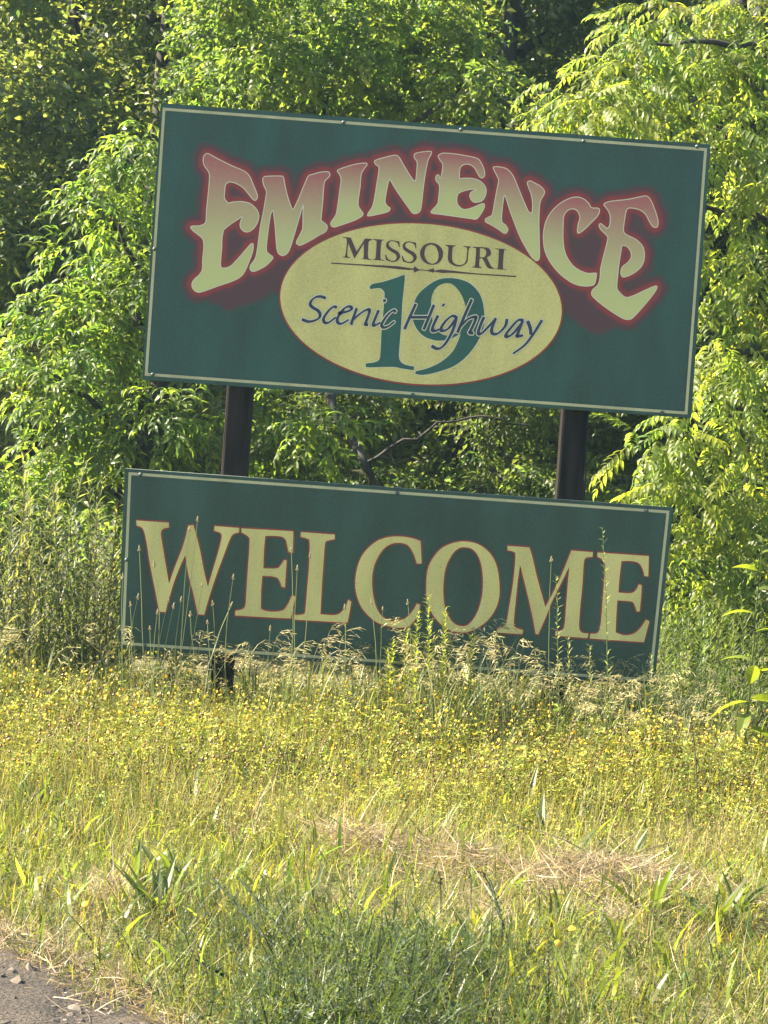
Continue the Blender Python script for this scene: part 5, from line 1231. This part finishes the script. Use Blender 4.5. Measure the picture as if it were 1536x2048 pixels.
# dark bent stalks in the foreground
for i, (x, y, tx, tz) in enumerate(WEED_STALKS):
    r_ = thing('bent_stalk', ['long dark green stalk leaning left in the front grass', 'second dark stalk leaning left, just right of the longest one', 'low dark stalk nearly lying down near the gravel',
                              'thin dark stalk leaning left in front of the straw, right of centre'][i], 'weed stalk', (x, y, float(gz(x, y))))
    s = np.linspace(0, 1, 8); path = np.stack([(tx - x) * s, 0.35 * s * (i != 2), tz * s * (1.15 - 0.15 * s)], -1)
    v, t, c = tube(path, 0.0065, 0.0030, 6, (0.026, 0.036, 0.022)); obj('stem', tri_mesh('stem', v, t, M_stalk, c), r_)
    q = leafy_stalk(rng, path, 0.045, 0.007, 44, (0.042, 0.058, 0.030)); obj('foliage', tri_mesh('foliage', q[0], q[1], M_grass, q[2]), r_)['kind'] = 'stuff'

# thin dark dry stalks standing in the meadow
for i, (x, y, h) in enumerate(DARK_STALKS):
    r_ = thing('dry_stalk', 'thin dark upright stalk standing in the meadow, ' + ORD[i] + ' from the left', 'weed stalk', (x, y, float(gz(x, y))), 0, 'thin dark stalks in the meadow')
    s = np.linspace(0, 1, 6); path = np.stack([rng.normal(-0.02, 0.03) * s ** 2, rng.normal(0, 0.02) * s, h * s], -1)
    v, t, c = tube(path, 0.0030, 0.0016, 5, (0.050, 0.045, 0.030)); obj('stem', tri_mesh('stem', v, t, M_stalk, c), r_)
    S = Soup()
    for k in range(14):
        f = rng.uniform(0.72, 1.0); q = np.array([np.interp(f, s, path[:, j]) for j in range(3)]) + rng.normal(0, 0.004, 3); e = rng.uniform(0.002, 0.005)
        S.add(np.array([q + (e, 0, 0), q + (-e, 0, e), q + (0, e, -e), q + (0, -e, -e)]), np.array([(0, 1, 2), (0, 3, 1), (0, 2, 3), (1, 3, 2)]), (0.07, 0.055, 0.035))
    q = S.get(); obj('seed_head', tri_mesh('seed_head', q[0], q[1], M_stalk, q[2]), r_)['kind'] = 'stuff'

# single yellow flowers
fv, ft = lathe([(0.0005, -0.004), (0.006, -0.002), (0.0105, 0.002), (0.009, 0.005), (0.004, 0.0065), (0.0004, 0.007)], 12)
fv = fv * (1 + 0.10 * np.sin(np.arctan2(fv[:, 1], fv[:, 0]) * 6)[:, None] * np.array([1, 1, 0]))
fl = tri_mesh('flower_head', fv, ft, M_flower, np.tile((0.62, 0.42, 0.04), (len(fv), 1)))
FLL = ['yellow flower in the nearest dark weeds, middle one of three', 'lowest yellow flower in the nearest dark weeds', 'topmost yellow flower in the nearest dark weeds', 'yellow flower at the left edge beside the straw',
       'yellow flower in the grass below the straw, right of centre', 'yellow flower close to the straw, farther right', 'small yellow flower beside the gravel corner']
for i, (x, y, h) in enumerate(FLOWERS):
    r_ = thing('yellow_flower', FLL[i], 'flower', (x, y, float(gz(x, y))), 0, 'single yellow flowers in the front grass')
    path = np.array([(0, 0, 0), (0.004, 0, h * 0.5), (0.002, 0, h)]); v, t, c = tube(path, 0.0018, 0.0012, 4, (0.09, 0.12, 0.04))
    obj('stem', tri_mesh('stem', v, t, M_grass, c), r_); f = obj('flower_head', fl, r_, tuple(path[-1])); f.rotation_euler = (0.7, rng.normal(0, 0.3), 0)

# bigger stones lying on the shoulder
sizes = [s for _, _, s in STONES]
for i, (x, y, s) in enumerate(STONES):
    bm = bmesh.new(); bmesh.ops.create_icosphere(bm, subdivisions=3, radius=1.0)
    k = rng.uniform(0, 9, 3); sq = (1, rng.uniform(0.7, 0.95), rng.uniform(0.5, 0.75))
    for v in bm.verts:
        f = 1 + 0.16 * math.sin(2.6 * v.co.x + k[0]) * math.cos(2.2 * v.co.y + k[1]) + 0.10 * math.sin(5 * v.co.z + k[2] + 3 * v.co.x)
        v.co = Vector([v.co[c] * f * sq[c] for c in range(3)])
        v.co.z = max(v.co.z, -0.35)
    V = np.array([v.co[:] for v in bm.verts]) * s * 0.62; T = np.array([[v.index for v in f.verts] for f in bm.faces]); bm.free()
    c = np.array((0.09, 0.08, 0.078)) if i in (0, 3) else np.array((0.20, 0.17, 0.15)) * math.exp(rng.normal(0, 0.25))
    o = obj('stone', tri_mesh('stone', V, T, M_stone, np.tile(c, (len(V), 1))), None, (x, y, float(gz(x, y)) + 0.004 + s * 0.15)); o.rotation_euler = (0, 0, rng.uniform(0, 6.28))
    tag(o, 'largest dark stone on the gravel at the bottom left corner' if i == 0 else 'second dark stone, left of the largest one on the gravel' if i == 3 else 'small grey-brown stone on the gravel shoulder, ' + ORD[sorted((q[0], j) for j, q in enumerate(STONES) if j not in (0, 3)).index((x, i))] + ' from the left', 'stone', 'stones on the gravel shoulder')
